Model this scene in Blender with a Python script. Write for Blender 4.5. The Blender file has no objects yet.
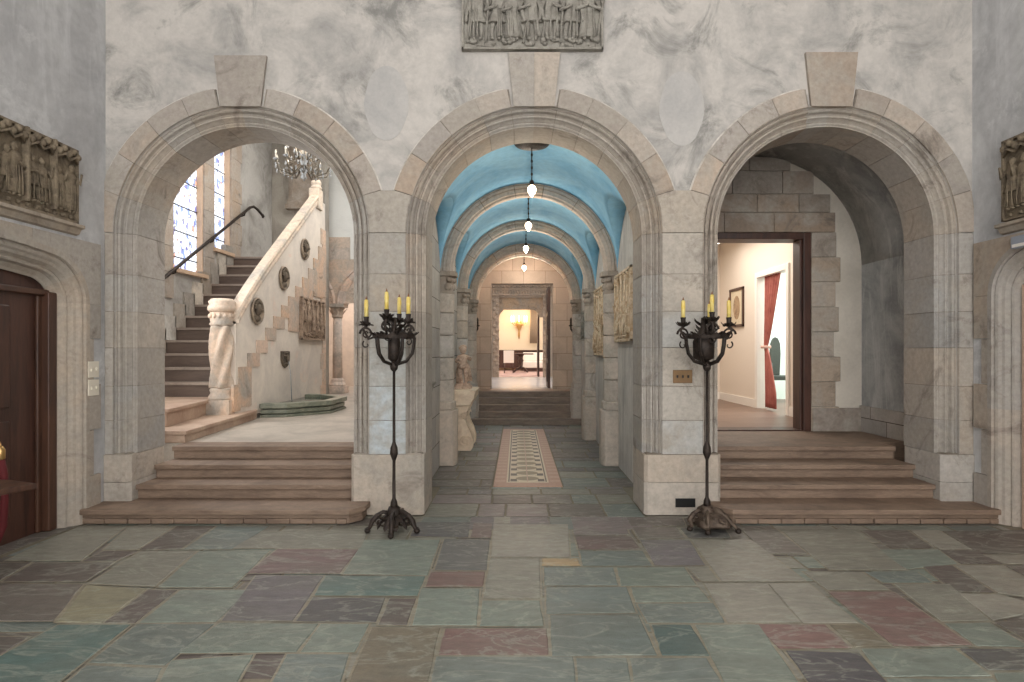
import bpy, math, random
from mathutils import Vector, Matrix
from math import sin, cos, pi, radians as R, sqrt
C = bpy.context.scene.collection
sc = bpy.context.scene
# ---------------------------------------------------------------- camera, world, lights
cam = bpy.data.cameras.new('camera'); co = bpy.data.objects.new('camera', cam); C.objects.link(co)
co.location = (0, 0, 1.5); co.rotation_euler = (pi/2, 0, 0)
cam.sensor_width = 36; cam.lens = 600/1024*36; cam.shift_x = -5/1024; cam.shift_y = 9/1024
cam.clip_start = .05; cam.clip_end = 200
sc.camera = co
sc.view_settings.view_transform = 'Standard'; sc.view_settings.look = 'None'
sc.view_settings.gamma = 1; sc.view_settings.use_curve_mapping = False
sc.view_settings.exposure = 0.5
w = bpy.data.worlds.new('world'); sc.world = w; w.use_nodes = True
w.node_tree.nodes['Background'].inputs[0].default_value = (1.0, .985, .955, 1)
w.node_tree.nodes['Background'].inputs[1].default_value = 2.7
def area(name, loc, rot, sx, sy, power, col=(1, 1, 1)):
    l = bpy.data.lights.new(name, 'AREA'); l.shape = 'RECTANGLE'; l.size = sx; l.size_y = sy
    l.energy = power; l.color = col
    o = bpy.data.objects.new(name, l); C.objects.link(o); o.location = loc; o.rotation_euler = rot
    o.visible_camera = False if False else True
    return o
def point(name, loc, power, col=(1, .85, .65), r=.05):
    l = bpy.data.lights.new(name, 'POINT'); l.energy = power; l.color = col; l.shadow_soft_size = r
    o = bpy.data.objects.new(name, l); C.objects.link(o); o.location = loc
    return o
area('stair_hall_fill', (-3.0, 9.2, 6.3), (0, 0, 0), 2.6, 4.0, 90, (1, .97, .93))  # added overhead fill for the stair hall; the ceiling has no opening
area('stair_side_fill', (-4.8, 7.1, 3.4), (0, R(-90), 0), 2.4, 1.0, 50, (.93, .96, 1))  # added side fill, as from an unseen window not built in this wall
point('arcade_lamp', (-4.7, 14.9, 2.6), 40, (1, .72, .55), .15)
area('arcade_fill', (-3.3, 15.5, 3.9), (0, 0, 0), 2.0, 1.4, 30, (.9, .93, 1))  # unseen cool area light overhead; no window is built here
area('parlour_fill', (2.9, 9.8, 3.45), (0, 0, 0), 1.6, 2.4, 50, (1, .93, .85))  # unseen area light added under the parlour ceiling, without a fixture
area('annex_fill', (5.4, 10.2, 3.4), (0, 0, 0), 1.2, 1.6, 90, (.93, .98, 1))  # added overhead fill that brightens the annex; it has no window
area('lobby_fill', (.1, 17.0, 3.9), (0, 0, 0), 2.4, 3.0, 48, (1, .95, .92))  # added ceiling fill to brighten the lobby, no fixture behind it
area('far_room_fill', (.2, 23.5, 3.9), (0, 0, 0), 3, 4, 70, (1, .93, .84))  # unseen ceiling fill added for the far room, apart from the sconce

# ---------------------------------------------------------------- helpers
def lin(c):
    return tuple(((v/255)/12.92 if v/255 <= .04045 else ((v/255+.055)/1.055)**2.4) for v in c)
def P(px, py, Y): return ((px-517)*Y/600, Y, 1.5-(py-350)*Y/600)
class MB:
    def __init__(s): s.v = []; s.f = []; s.c = []; s.m = []; s.M = Matrix.Identity(4); s.col = (1, 1, 1); s.mi = 0; s.sm = []; s.smooth = False
    def V(s, p): s.v.append(tuple(s.M @ Vector(p))); return len(s.v)-1
    def F(s, idx): s.f.append(tuple(idx)); s.c.append(s.col); s.m.append(s.mi); s.sm.append(s.smooth)
    def box(s, a, b, bev=0):
        x0, y0, z0 = [min(a[i], b[i]) for i in range(3)]; x1, y1, z1 = [max(a[i], b[i]) for i in range(3)]
        i = [s.V(p) for p in ((x0,y0,z0),(x1,y0,z0),(x1,y1,z0),(x0,y1,z0),(x0,y0,z1),(x1,y0,z1),(x1,y1,z1),(x0,y1,z1))]
        for q in ((0,3,2,1),(4,5,6,7),(0,1,5,4),(1,2,6,5),(2,3,7,6),(3,0,4,7)): s.F([i[k] for k in q])
    def prism(s, poly, f0, f1):     # poly 2D, f0/f1 map (u,v)->3D for the two ends
        a = [s.V(f0(*p)) for p in poly]; b = [s.V(f1(*p)) for p in poly]; n = len(poly)
        s.F(a[::-1]); s.F(b)
        for k in range(n): s.F((a[k], a[(k+1) % n], b[(k+1) % n], b[k]))
    def zprism(s, poly, z0, z1): s.prism(poly, lambda u, v: (u, v, z0), lambda u, v: (u, v, z1))
    def tube(s, pts, r, n=8, cap=True, flat=1):
        pts = [Vector(p) for p in pts]; rs = r if isinstance(r, (list, tuple)) else [r]*len(pts)
        prev = None; rings = []
        t0 = (pts[1]-pts[0]).normalized(); u = t0.orthogonal().normalized()
        for i, p in enumerate(pts):
            t = (pts[min(i+1, len(pts)-1)]-pts[max(i-1, 0)]).normalized()
            u = (u-t*u.dot(t)).normalized(); w_ = t.cross(u)
            rings.append([s.V(p+u*cos(2*pi*k/n)*rs[i]+w_*sin(2*pi*k/n)*rs[i]*flat) for k in range(n)])
        old = s.smooth; s.smooth = True
        for a, b in zip(rings, rings[1:]):
            for k in range(n): s.F((a[k], a[(k+1) % n], b[(k+1) % n], b[k]))
        s.smooth = old
        if cap: s.F(rings[0][::-1]); s.F(rings[-1])
    def lathe(s, prof, c=(0, 0, 0), n=16, a0=0, a1=2*pi, fn=None, smooth=True):
        full = abs(a1-a0-2*pi) < 1e-6; m = n if full else n+1; rings = []
        for r, z in prof:
            rings.append([s.V((c[0]+(fn(r, z, a0+(a1-a0)*k/n) if fn else r)*cos(a0+(a1-a0)*k/n), c[1]+(fn(r, z, a0+(a1-a0)*k/n) if fn else r)*sin(a0+(a1-a0)*k/n), c[2]+z)) for k in range(m)])
        old = s.smooth; s.smooth = smooth
        for a, b in zip(rings, rings[1:]):
            for k in range(n if full else n): s.F((a[k], a[(k+1) % m], b[(k+1) % m], b[k]))
        s.smooth = old
        s.F(rings[0][::-1]); s.F(rings[-1])
    def ell(s, c, r, n=10, m=6, rot=None):
        r = (r, r, r) if not isinstance(r, (tuple, list)) else r; c = Vector(c); rings = []
        old = s.smooth; s.smooth = True
        def pt(x, y, z):
            q = Vector((x*r[0], y*r[1], z*r[2]))
            if rot: q = rot @ q
            return s.V(c+q)
        top = pt(0, 0, 1); bot = pt(0, 0, -1)
        for j in range(1, m):
            t = pi*j/m; rings.append([pt(sin(t)*cos(2*pi*k/n), sin(t)*sin(2*pi*k/n), cos(t)) for k in range(n)])
        for k in range(n): s.F((top, rings[0][k], rings[0][(k+1) % n])); s.F((bot, rings[-1][(k+1) % n], rings[-1][k]))
        for a, b in zip(rings, rings[1:]):
            for k in range(n): s.F((a[k], b[k], b[(k+1) % n], a[(k+1) % n]))
        s.smooth = old
    def leaf(s, base, d, up, L, W, curl=.4):
        base = Vector(base); d = Vector(d).normalized(); up = Vector(up).normalized(); sd = d.cross(up).normalized()
        rows = []
        for i in range(6):
            t = i/5; wv = W*sin(pi*min(1, t*.85+.12))*(1+.25*sin(t*18)); p = base+d*L*sin(t*1.4)/1.0*1+up*L*curl*(t*t)
            rows.append((s.V(p-sd*wv+up*wv*.3), s.V(p+up*-.002), s.V(p+sd*wv+up*wv*.3), s.V(p-up*.006)))
        for a, b in zip(rows, rows[1:]):
            s.F((a[0], a[1], b[1], b[0])); s.F((a[1], a[2], b[2], b[1])); s.F((a[2], a[3], b[3], b[2])); s.F((a[3], a[0], b[0], b[3]))
    def sweep(s, path, prof, mp, close=False):   # path: list of (u,v, nu,nv); prof: (off,depth)
        rows = [[s.V(mp(u+nu*o, v+nv*o, d)) for (o, d) in prof] for (u, v, nu, nv) in path]
        n = len(prof)
        for a, b in zip(rows, rows[1:]):
            for k in range(n-1): s.F((a[k], a[k+1], b[k+1], b[k]))
        s.F(rows[0]); s.F(rows[-1][::-1])
    def build(s, name, mat, parent=None, kind=None, loc=None, bevel=0):
        me = bpy.data.meshes.new(name); me.from_pydata(s.v, [], s.f)
        for m_ in (mat if isinstance(mat, (list, tuple)) else [mat]): me.materials.append(m_)
        at = me.color_attributes.new('Col', 'FLOAT_COLOR', 'CORNER'); dat = []
        for p, c in zip(me.polygons, s.c):
            dat += list((*c, 1))*p.loop_total
        at.data.foreach_set('color', dat)
        me.polygons.foreach_set('material_index', s.m); me.polygons.foreach_set('use_smooth', s.sm)
        import bmesh
        b = bmesh.new(); b.from_mesh(me); bmesh.ops.recalc_face_normals(b, faces=b.faces); b.to_mesh(me); b.free()
        me.update()
        o = bpy.data.objects.new(name, me); C.objects.link(o)
        if parent: o.parent = parent
        if kind: o['kind'] = kind
        if loc: o.location = loc
        if bevel:
            md = o.modifiers.new('bevel', 'BEVEL'); md.width = bevel; md.segments = 2; md.limit_method = 'ANGLE'
        return o
def tag(o, label, cat, group=None):
    o['label'] = label; o['category'] = cat
    if group: o['group'] = group
    return o
def thing(name, label, cat, loc=(0, 0, 0), rz=0, group=None):
    o = bpy.data.objects.new(name, None); C.objects.link(o); o.location = loc; o.rotation_euler = (0, 0, rz); o.empty_display_size = .1
    return tag(o, label, cat, group)
def copy_tree(o, parent=None):
    c = o.copy(); C.objects.link(c)
    if parent: c.parent = parent
    for ch in [x for x in bpy.data.objects if x.parent == o]: copy_tree(ch, c)
    return c

# ---------------------------------------------------------------- materials
def mat(name, col=None, rough=.8, metal=0, mott=None, mscale=1.5, fine=.12, bump=.15, bscale=30, attr=False, brick=None, emit=None, estr=0, trans=0, stain=None, spec=.5, stretch=(1, 1, 1), streak=None, vein=None):
    m = bpy.data.materials.new(name); m.use_nodes = True; nt = m.node_tree; N = nt.nodes; L = nt.links
    b = N['Principled BSDF']; b.inputs['Roughness'].default_value = rough; b.inputs['Metallic'].default_value = metal
    b.inputs['Specular IOR Level'].default_value = spec
    tc = N.new('ShaderNodeTexCoord'); mp = N.new('ShaderNodeMapping'); mp.inputs['Scale'].default_value = stretch
    L.new(tc.outputs['Object'], mp.inputs[0]); vec = mp.outputs[0]
    def noise(scale, detail=5, ro=.6, dist=0, v=vec):
        n = N.new('ShaderNodeTexNoise'); n.inputs['Scale'].default_value = scale; n.inputs['Detail'].default_value = detail
        n.inputs['Roughness'].default_value = ro; n.inputs['Distortion'].default_value = dist; L.new(v, n.inputs['Vector']); return n.outputs['Fac']
    def mix(a, b_, f, bt='MIX'):
        x = N.new('ShaderNodeMix'); x.data_type = 'RGBA'; x.blend_type = bt
        for sock, val in ((x.inputs[0], f), (x.inputs[6], a), (x.inputs[7], b_)):
            if isinstance(val, (int, float)): sock.default_value = val
            elif isinstance(val, tuple): sock.default_value = (*val, 1) if len(val) == 3 else val
            else: L.new(val, sock)
        return x.outputs[2]
    def ramp(f, a, b_):
        r = N.new('ShaderNodeMapRange'); L.new(f, r.inputs[0]); r.inputs[1].default_value = a; r.inputs[2].default_value = b_; return r.outputs[0]
    c = lin(col) if col else (.5, .5, .5)
    if attr:
        a = N.new('ShaderNodeAttribute'); a.attribute_name = 'Col'; cur = a.outputs['Color']
    else: cur = c
    if mott:
        cur = mix(cur, lin(mott), ramp(noise(mscale, 7, .65, .6), .42, .66))
    if stain:
        cur = mix(cur, lin(stain[0]), ramp(noise(stain[1], 8, .72, 1.2), stain[2], stain[2]+.15))
    if streak:
        mp2 = N.new('ShaderNodeMapping'); mp2.inputs['Scale'].default_value = (3, 3, .5); L.new(tc.outputs['Object'], mp2.inputs[0])
        cur = mix(cur, lin(streak), ramp(noise(1.3, 8, .7, .8, mp2.outputs[0]), .5, .68))
    if vein:
        vn = noise(vein[1], 6, .6, 1.5); m1 = N.new('ShaderNodeMath'); m1.operation = 'SUBTRACT'; L.new(vn, m1.inputs[0]); m1.inputs[1].default_value = .5
        m2 = N.new('ShaderNodeMath'); m2.operation = 'ABSOLUTE'; L.new(m1.outputs[0], m2.inputs[0])
        cur = mix(cur, lin(vein[0]), ramp(m2.outputs[0], .03, -.03))
    nf = noise(bscale, 6, .7)
    if fine:
        g = N.new('ShaderNodeMapRange'); L.new(nf, g.inputs[0]); g.inputs[1].default_value = .3; g.inputs[2].default_value = .7
        g.inputs[3].default_value = 1-fine; g.inputs[4].default_value = 1+fine
        cb = N.new('ShaderNodeCombineColor'); [L.new(g.outputs[0], cb.inputs[k]) for k in range(3)]
        cur = mix(cur, cb.outputs[0], 1.0, 'MULTIPLY')
    hb = nf
    if brick:
        ax, bw, bh, mc, off = brick
        sp = N.new('ShaderNodeSeparateXYZ'); L.new(tc.outputs['Object'], sp.inputs[0]); cm = N.new('ShaderNodeCombineXYZ')
        L.new(sp.outputs['XY'.index(ax)], cm.inputs[0]); L.new(sp.outputs[2], cm.inputs[1])
        ad = N.new('ShaderNodeVectorMath'); ad.operation = 'ADD'; ad.inputs[1].default_value = (off[0], off[1], 0); L.new(cm.outputs[0], ad.inputs[0])
        bk = N.new('ShaderNodeTexBrick'); L.new(ad.outputs[0], bk.inputs['Vector']); bk.inputs['Scale'].default_value = 1
        bk.inputs['Brick Width'].default_value = bw; bk.inputs['Row Height'].default_value = bh; bk.inputs['Mortar Size'].default_value = .005
        bk.inputs['Color1'].default_value = (.82, .82, .82, 1); bk.inputs['Color2'].default_value = (1.12, 1.1, 1.06, 1); bk.inputs['Mortar'].default_value = (*lin(mc), 1)
        bk.inputs['Mortar Smooth'].default_value = .2
        cur = mix(cur, bk.outputs['Color'], 1.0, 'MULTIPLY')
    if isinstance(cur, tuple): b.inputs['Base Color'].default_value = (*cur, 1)
    else: L.new(cur, b.inputs['Base Color'])
    if bump:
        bn = N.new('ShaderNodeBump'); bn.inputs['Strength'].default_value = bump; bn.inputs['Distance'].default_value = .01; L.new(hb, bn.inputs['Height']); L.new(bn.outputs[0], b.inputs['Normal'])
    if emit: b.inputs['Emission Color'].default_value = (*lin(emit), 1); b.inputs['Emission Strength'].default_value = estr
    if trans: b.inputs['Transmission Weight'].default_value = trans
    return m
PL = mat('plaster_main', (194, 188, 182), .9, mott=(156, 153, 150), mscale=1.9, stain=((136, 134, 130), 1.5, .52), fine=.09, bump=.25, bscale=14)
PLS = mat('plaster_side', (196, 196, 197), .9, mott=(168, 168, 170), mscale=1.2, stain=((226, 226, 226), .8, .56), fine=.1, bump=.3, bscale=12, streak=(206, 206, 207))
PLW = mat('plaster_warm', (216, 205, 192), .9, mott=(196, 186, 176), mscale=1.5, stain=((222, 190, 170), 1.4, .6), fine=.05, bump=.15, bscale=14)
PLC = mat('plaster_corridor', (200, 196, 190), .9, mott=(176, 172, 168), mscale=2, fine=.08, bump=.2, bscale=14, streak=(158, 154, 150))
PLV = mat('plaster_vestibule', (176, 176, 174), .9, mott=(140, 141, 141), mscale=2.2, stain=((92, 86, 82), .7, .64), fine=.08, bump=.2, streak=(206, 206, 202))
CR = mat('cream_paint', (226, 214, 200), .8, fine=.02, bump=.03)
WH = mat('white_paint', (236, 230, 222), .5, fine=.02, bump=.02)
ST = mat('limestone', attr=True, rough=.85, mott=(166, 158, 148), mscale=2.6, stain=((118, 108, 99), 1.9, .56), fine=.16, bump=.4, bscale=22)
STX = mat('limestone_courses_x', (172, 158, 144), .85, mott=(156, 146, 134), mscale=2.2, fine=.1, bump=.25, brick=('X', .62, .34, (120, 108, 98), (.1, -.02)))
STY = mat('limestone_courses_y', (182, 176, 170), .85, mott=(164, 158, 152), mscale=2.2, fine=.1, bump=.25, brick=('Y', .62, .36, (120, 108, 98), (.1, .03)))
SBR = mat('brown_stone_step', (138, 117, 100), .62, mott=(112, 93, 79), mscale=2.5, stain=((166, 146, 128), 2, .6), fine=.16, bump=.3, bscale=16, stretch=(1, 1, 5))
SDK = mat('dark_stone_step', (142, 126, 114), .6, mott=(118, 104, 94), mscale=3, fine=.14, bump=.3, bscale=16, stretch=(1, 1, 4))
STR = mat('stair_riser_wood', (96, 80, 70), .6, mott=(78, 64, 56), fine=.1, bump=.1, stretch=(1, 1, 6))
TRD = mat('stair_tread_stone', (150, 136, 124), .6, mott=(124, 110, 100), fine=.1, bump=.1)
CV = mat('carved_stone_dark', (140, 126, 106), .9, mott=(100, 88, 74), mscale=9, fine=.2, bump=.7, bscale=45)
CVG = mat('carved_stone_grey', (158, 153, 144), .9, mott=(130, 125, 117), mscale=8, fine=.14, bump=.6, bscale=45)
CVT = mat('carved_stone_tan', (222, 204, 178), .9, mott=(176, 144, 108), mscale=9, fine=.16, bump=.6, bscale=40)
CVB = mat('carved_stone_brown', (104, 92, 78), .9, mott=(70, 62, 54), mscale=8, fine=.2, bump=.6, bscale=45)
CRM = mat('cream_carved_stone', (232, 212, 188), .7, mott=(206, 182, 158), mscale=5, fine=.08, bump=.2)
WD = mat('dark_door_wood', (80, 52, 42), .42, mott=(54, 35, 29), mscale=2, fine=.14, bump=.12, bscale=14, stretch=(5, 5, .6))
WDL = mat('door_frame_wood', (84, 56, 42), .42, mott=(58, 38, 30), mscale=2, fine=.12, bump=.1, stretch=(5, 5, .6))
WDF = mat('wood_floor', (128, 104, 90), .4, mott=(104, 82, 70), mscale=3, fine=.1, bump=.08, stretch=(.5, 5, 1))
IR = mat('wrought_iron', (62, 52, 46), .5, metal=.55, mott=(38, 33, 31), mscale=20, fine=.3, bump=.5, bscale=60)
BZ = mat('bronze_base', (104, 90, 78), .5, metal=.5, mott=(66, 54, 48), mscale=18, fine=.3, bump=.6, bscale=60)
BR = mat('brass', (206, 168, 110), .3, metal=.9, fine=.05, bump=.05)
CAN = mat('yellow_candle', (226, 196, 96), .5, mott=(236, 216, 140), mscale=12, fine=.05, bump=.1)
CTIP = mat('candle_tip', (128, 84, 50), .6)
BLU = mat('blue_vault_paint', (146, 198, 226), .85, mott=(116, 176, 212), mscale=2.0, stain=((150, 190, 204), 1.1, .6), fine=.1, bump=.15, bscale=14)
GRT = mat('grout', (138, 130, 114), .9, fine=.15, bump=.3)
SLT = mat('slate', attr=True, rough=.42, mott=(112, 112, 104), mscale=1.1, fine=.22, bump=.55, bscale=9, stretch=(1, 2.2, 1), spec=.4, vein=((158, 160, 148), 1.6))
# slate: keep the mottling faint so each flag keeps its own colour
for n in SLT.node_tree.nodes:
    if n.type == 'MAP_RANGE' and abs(n.inputs[1].default_value-.42) < 1e-4: n.inputs[4].default_value = .45
MOS = mat('mosaic_pieces', attr=True, rough=.5, fine=.12, bump=.2)
VEL = mat('red_velvet', (88, 20, 24), .8, fine=.1, bump=.1)
CUR = mat('curtain_rose', (176, 104, 92), .8, mott=(152, 82, 74), mscale=6, fine=.05)
GST = mat('green_marble', (134, 136, 120), .4, mott=(92, 100, 88), mscale=5, stain=((138, 140, 124), 4, .58), fine=.15, bump=.15)
WAT = mat('water', (46, 62, 54), .05, fine=0, bump=.1, bscale=12)
BULB = mat('bulb_glass', (255, 240, 215), .3, fine=0, bump=0, emit=(255, 226, 186), estr=14)
GLOW = mat('candle_bulb', (255, 220, 170), .3, fine=0, bump=0, emit=(255, 200, 130), estr=9)
CRY = mat('crystal', (190, 192, 192), .1, fine=0, bump=0, trans=.5)
BLK = mat('black_iron_hole', (14, 14, 15), .5, fine=.1)
PLT = mat('antique_brass_plate', (112, 88, 62), .4, metal=.7, fine=.1, bump=.1)
IVO = mat('ivory_plastic', (224, 216, 200), .4, fine=.02, bump=0)
WFL = mat('pale_marble_floor', (226, 222, 222), .25, mott=(206, 204, 208), mscale=2, fine=.04, bump=.02)
PNK = mat('pink_plaster', (212, 180, 160), .9, mott=(192, 160, 142), mscale=2, fine=.05, bump=.1)
def glassmat():
    m = bpy.data.materials.new('stained_glass'); m.use_nodes = True; nt = m.node_tree; N = nt.nodes; L = nt.links; b = N['Principled BSDF']
    tc = N.new('ShaderNodeTexCoord'); mp = N.new('ShaderNodeMapping'); mp.inputs['Scale'].default_value = (1, 12, 7); L.new(tc.outputs['Object'], mp.inputs[0])
    v = N.new('ShaderNodeTexVoronoi'); v.inputs['Scale'].default_value = 1.4; L.new(mp.outputs[0], v.inputs['Vector'])
    ve = N.new('ShaderNodeTexVoronoi'); ve.feature = 'DISTANCE_TO_EDGE'; ve.inputs['Scale'].default_value = 1.4; L.new(mp.outputs[0], ve.inputs['Vector'])
    sp = N.new('ShaderNodeSeparateColor'); L.new(v.outputs['Color'], sp.inputs[0])
    cr = N.new('ShaderNodeValToRGB'); e = cr.color_ramp.elements; cr.color_ramp.interpolation = 'CONSTANT'
    e[0].position = 0; e[0].color = (*lin((228, 234, 244)), 1); e[1].position = .5; e[1].color = (*lin((190, 204, 232)), 1)
    for p_, c_ in ((.68, (120, 140, 190)), (.78, (240, 240, 240)), (.9, (200, 150, 130)), (.94, (110, 110, 160))):
        x = e.new(p_); x.color = (*lin(c_), 1)
    L.new(sp.outputs[0], cr.inputs[0])
    g = N.new('ShaderNodeMath'); g.operation = 'GREATER_THAN'; g.inputs[1].default_value = .035; L.new(ve.outputs['Distance'], g.inputs[0])
    x = N.new('ShaderNodeMix'); x.data_type = 'RGBA'; L.new(g.outputs[0], x.inputs[0]); x.inputs[6].default_value = (.12, .13, .16, 1); L.new(cr.outputs[0], x.inputs[7])
    L.new(x.outputs[2], b.inputs['Base Color']); L.new(x.outputs[2], b.inputs['Emission Color']); b.inputs['Emission Strength'].default_value = 1.05
    return m
SG = glassmat()
rnd = random.Random(4)
def stone(base=(186, 176, 165), j=9, r=rnd):
    k = r.uniform(-j, j); wv = r.uniform(-5, 5)
    return lin((base[0]+k+wv, base[1]+k, base[2]+k-wv))

# ---------------------------------------------------------------- hall shell
XL, XR, YW = -3.75, 4.15, 5.45
CX = [-2.51, .155, 2.855]; CZ = 2.565; CZC = 2.527; RI = 1.0; RM = 1.165; RO = 1.33; YB = 5.97
# main floor
fl = MB(); fl.col = lin((138, 130, 114)); fl.box((XL-.5, -3.5, -.2), (XR+.5, 12.3, -.012)); floor = fl.build('floor', GRT, kind='structure')
# flagstones
_pal = {'G': (112, 124, 114), 'g': (100, 112, 108), 'T': (78, 104, 100), 't': (66, 88, 86), 'M': (116, 84, 80), 'm': (104, 80, 80), 'P': (98, 92, 98), 'p': (118, 106, 106),
       'D': (84, 74, 70), 'd': (100, 92, 86), 'L': (142, 138, 126), 'l': (128, 126, 114), 'Y': (142, 136, 110), 'y': (112, 102, 84), 'S': (68, 66, 70), 's': (80, 80, 80), 'O': (178, 148, 104)}
pal = {k: tuple(c_*.8+g_*.2+9 for c_, g_ in zip(v, (124, 120, 114))) for k, v in _pal.items()}
tiles = '''A D -60,200 150,90 290,95 0,205|A l 300,97 475,97 305,226 20,226|A l 487,97 655,97 513,185 388,185|A D 665,97 805,97 675,183 522,185
A D 390,189 518,191 435,228 307,228|A D 130,233 430,233 318,304 8,304|A D -100,233 118,233 -5,302 -230,304|A l 527,190 735,190 580,322 332,312|A g 815,97 1010,97 870,183 688,183|A G 745,190 1010,190 870,325 592,325
A d -100,310 312,314 200,452 -280,452|A Y 325,318 550,332 380,460 212,455|A D 557,334 665,336 505,460 390,458|A G 675,337 940,335 810,455 520,458|A g 512,464 805,462 618,618 330,608|A T 220,465 490,465 206,690 -200,690|A D -250,507 108,511 -30,600 -300,600|A g 322,618 608,628 570,700 225,700
A G 640,600 950,577 880,700 585,700|B m 80,183 385,185 315,273 -35,272|B P 0,281 255,282 138,450 -130,450|B G -135,458 235,462 152,568 -300,572|B g 115,575 350,575 315,700 50,700
B G 242,462 425,462 370,568 165,568|B y 433,476 690,478 640,705 335,705|B S 213,362 485,365 450,455 148,452|B D 500,367 600,367 565,468 457,465|B T 260,283 635,285 605,357 217,355|B G 405,148 690,147 643,281 325,275|B l 20,118 425,110 395,180 -100,180
B S 600,82 805,82 795,138 577,135|B m 815,85 885,88 880,140 802,138|B s 705,145 875,150 865,262 668,260|B M 655,268 858,268 850,322 634,322|B G 618,330 838,330 828,468 585,468|B G 848,375 1063,375 1078,470 838,470|B M 708,480 1090,480 1096,578 682,578|B g 675,585 1188,585 1200,705 650,705
B L 888,90 1170,90 1175,212 880,212|B l 878,218 1062,218 1066,368 850,368|C L -70,62 -5,62 -5,90 -70,88|C O 112,218 245,218 258,245 112,245|C p 218,62 415,62 440,130 232,130|C m 235,135 445,135 482,183 248,183|C g 252,190 490,190 525,245 265,245
C g 120,252 380,252 398,318 122,318|C G 392,252 645,250 692,319 408,320|C g 128,325 430,325 465,420 128,425|C G 445,326 700,326 745,380 462,382|C g 470,388 755,385 798,458 508,458|C g 142,430 475,430 545,580 150,582|C t 522,465 668,465 742,582 562,580|C G 685,465 925,465 1090,705 805,705
C g 240,590 430,590 450,705 250,705|C g 440,590 730,590 800,705 460,705|C D 425,62 638,65 650,95 445,97|C d 450,101 615,101 650,142 475,145|C P 480,149 665,150 725,243 535,243|C S 630,105 800,110 820,140 660,140|C L 672,147 900,148 1100,303 785,303|C l 655,250 735,250 778,303 712,303|C L 720,310 955,310 1085,457 808,458
D L 0,311 150,309 340,460 130,460|D d -115,100 30,108 150,200 0,200|D l 42,108 320,108 518,260 230,260|D D 345,112 520,112 625,180 460,180|D L 530,112 640,112 765,183 640,183|D D 652,116 960,112 1080,200 792,200|D D 645,187 775,187 882,238 722,238|D G 400,184 637,184 712,238 520,258|D L 798,205 1090,205 1140,238 890,238|D D 890,246 1090,246 1140,285 965,285
D D 575,244 690,244 850,345 695,340|D L 700,243 880,243 1130,385 862,347|D g 362,268 560,268 618,308 430,308|D l 130,265 350,268 455,335 222,335|D M 222,341 470,342 768,542 472,545|D l 472,313 680,313 832,450 648,453|D L 712,349 865,351 1060,405 842,450|D D 845,455 1010,450 1090,520 962,515|D G 660,460 830,458 985,550 782,545
D M -52,463 215,466 315,552 42,555|D y 230,466 352,466 463,545 326,550|D S 65,562 342,570 470,705 172,705|D G 348,555 700,555 840,658 430,660|D s 715,555 1010,555 1120,635 822,635|D G 845,645 1120,642 1180,705 875,705|D G 440,668 845,668 890,705 475,705'''
def gpt(px, py): Y = 900/(py-350); return ((px-517)*Y/600, Y)
TS = MB(); tr = random.Random(9)
def flag(quad, col, z, skirt=True, inset=.006):
    c = [sum(p[0] for p in quad)/4, sum(p[1] for p in quad)/4]
    def off(d): 
        out = []
        n = len(quad)
        for i in range(n):
            p0, p1, p2 = Vector(quad[i-1]), Vector(quad[i]), Vector(quad[(i+1) % n])
            a = (p1-p0).normalized(); b = (p2-p1).normalized()
            na = Vector((a.y, -a.x)); nb = Vector((b.y, -b.x))
            if na.dot(p1-Vector(c)) < 0: na = -na
            if nb.dot(p1-Vector(c)) < 0: nb = -nb
            out.append(p1+(na+nb)*d)
        return out
    if skirt:
        TS.col = lin((146, 138, 120)); s_ = off(.011); zz = z-.003-.00003*(len(TS.f) // 22); TS.F([TS.V((p.x, p.y, zz)) for p in s_])
    TS.col = col; q = off(-.001); q2 = off(-inset)
    tilt = (tr.uniform(-.0012, .0012), tr.uniform(-.0012, .0012))
    mid = []
    # uneven split edges: subdivide each edge with jitter
    def edge(q_, jit):
        o = []
        for i in range(4):
            a, b = q_[i], q_[(i+1) % 4]; n = 5
            for k in range(n):
                p = a.lerp(b, k/n)
                o.append(p+Vector((tr.uniform(-jit, jit), tr.uniform(-jit, jit))) if k else p)
        return o
    e1 = edge(q, .003)
    cc = Vector(c); e2 = [p+(cc-p).normalized()*inset for p in e1]
    a = [TS.V((p.x, p.y, z-.003)) for p in e1]; b = [TS.V((p.x, p.y, z+(p.x-c[0])*tilt[0]+(p.y-c[1])*tilt[1])) for p in e2]
    n = len(a)
    for k in range(n): TS.F((a[k], a[(k+1) % n], b[(k+1) % n], b[k]))
    TS.F(b)
offs = {'A': 0, 'B': 256, 'C': 512, 'D': 768}
for line in tiles.replace('\n', '|').split('|'):
    f = line.split(); ox = offs[f[0]]
    q = [tuple(map(float, s_.split(','))) for s_ in f[2:6]]
    quad = [gpt(ox+x/3.746, 500+y/3.746) for x, y in q]
    b = pal[f[1]]; k = tr.uniform(-5, 5)
    flag(quad, lin((b[0]+k, b[1]+k, b[2]+k)), 0)
def rows(y0, y1, x0, x1, cols, z, skirt=False):
    y = y0
    while y < y1-.05:
        h = min(tr.choice((.24, .3, .38, .46)), y1-y); x = x0-tr.uniform(0, .3)
        while x < x1:
            wd = tr.choice((.26, .4, .52, .7)); a = max(x, x0); b_ = min(x+wd, x1)
            if b_-a > .04:
                b = pal[tr.choice(cols)]; k = tr.uniform(-6, 6); g = .008
                flag([(a+g, y+h-g), (b_-g, y+h-g), (b_-g, y+g), (a+g, y+g)], lin((b[0]+k, b[1]+k, b[2]+k)), z, skirt)
            x += wd
        y += h
rows(-3.0, 2.75, XL, XR, 'GgTLlMDYs', -.0075)
rows(2.75, 5.45, XL, XR, 'LlGglDd', -.0075)
rows(5.02, 6.58, -.85, 1.16, 'dsplPDg', -.001)
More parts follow.
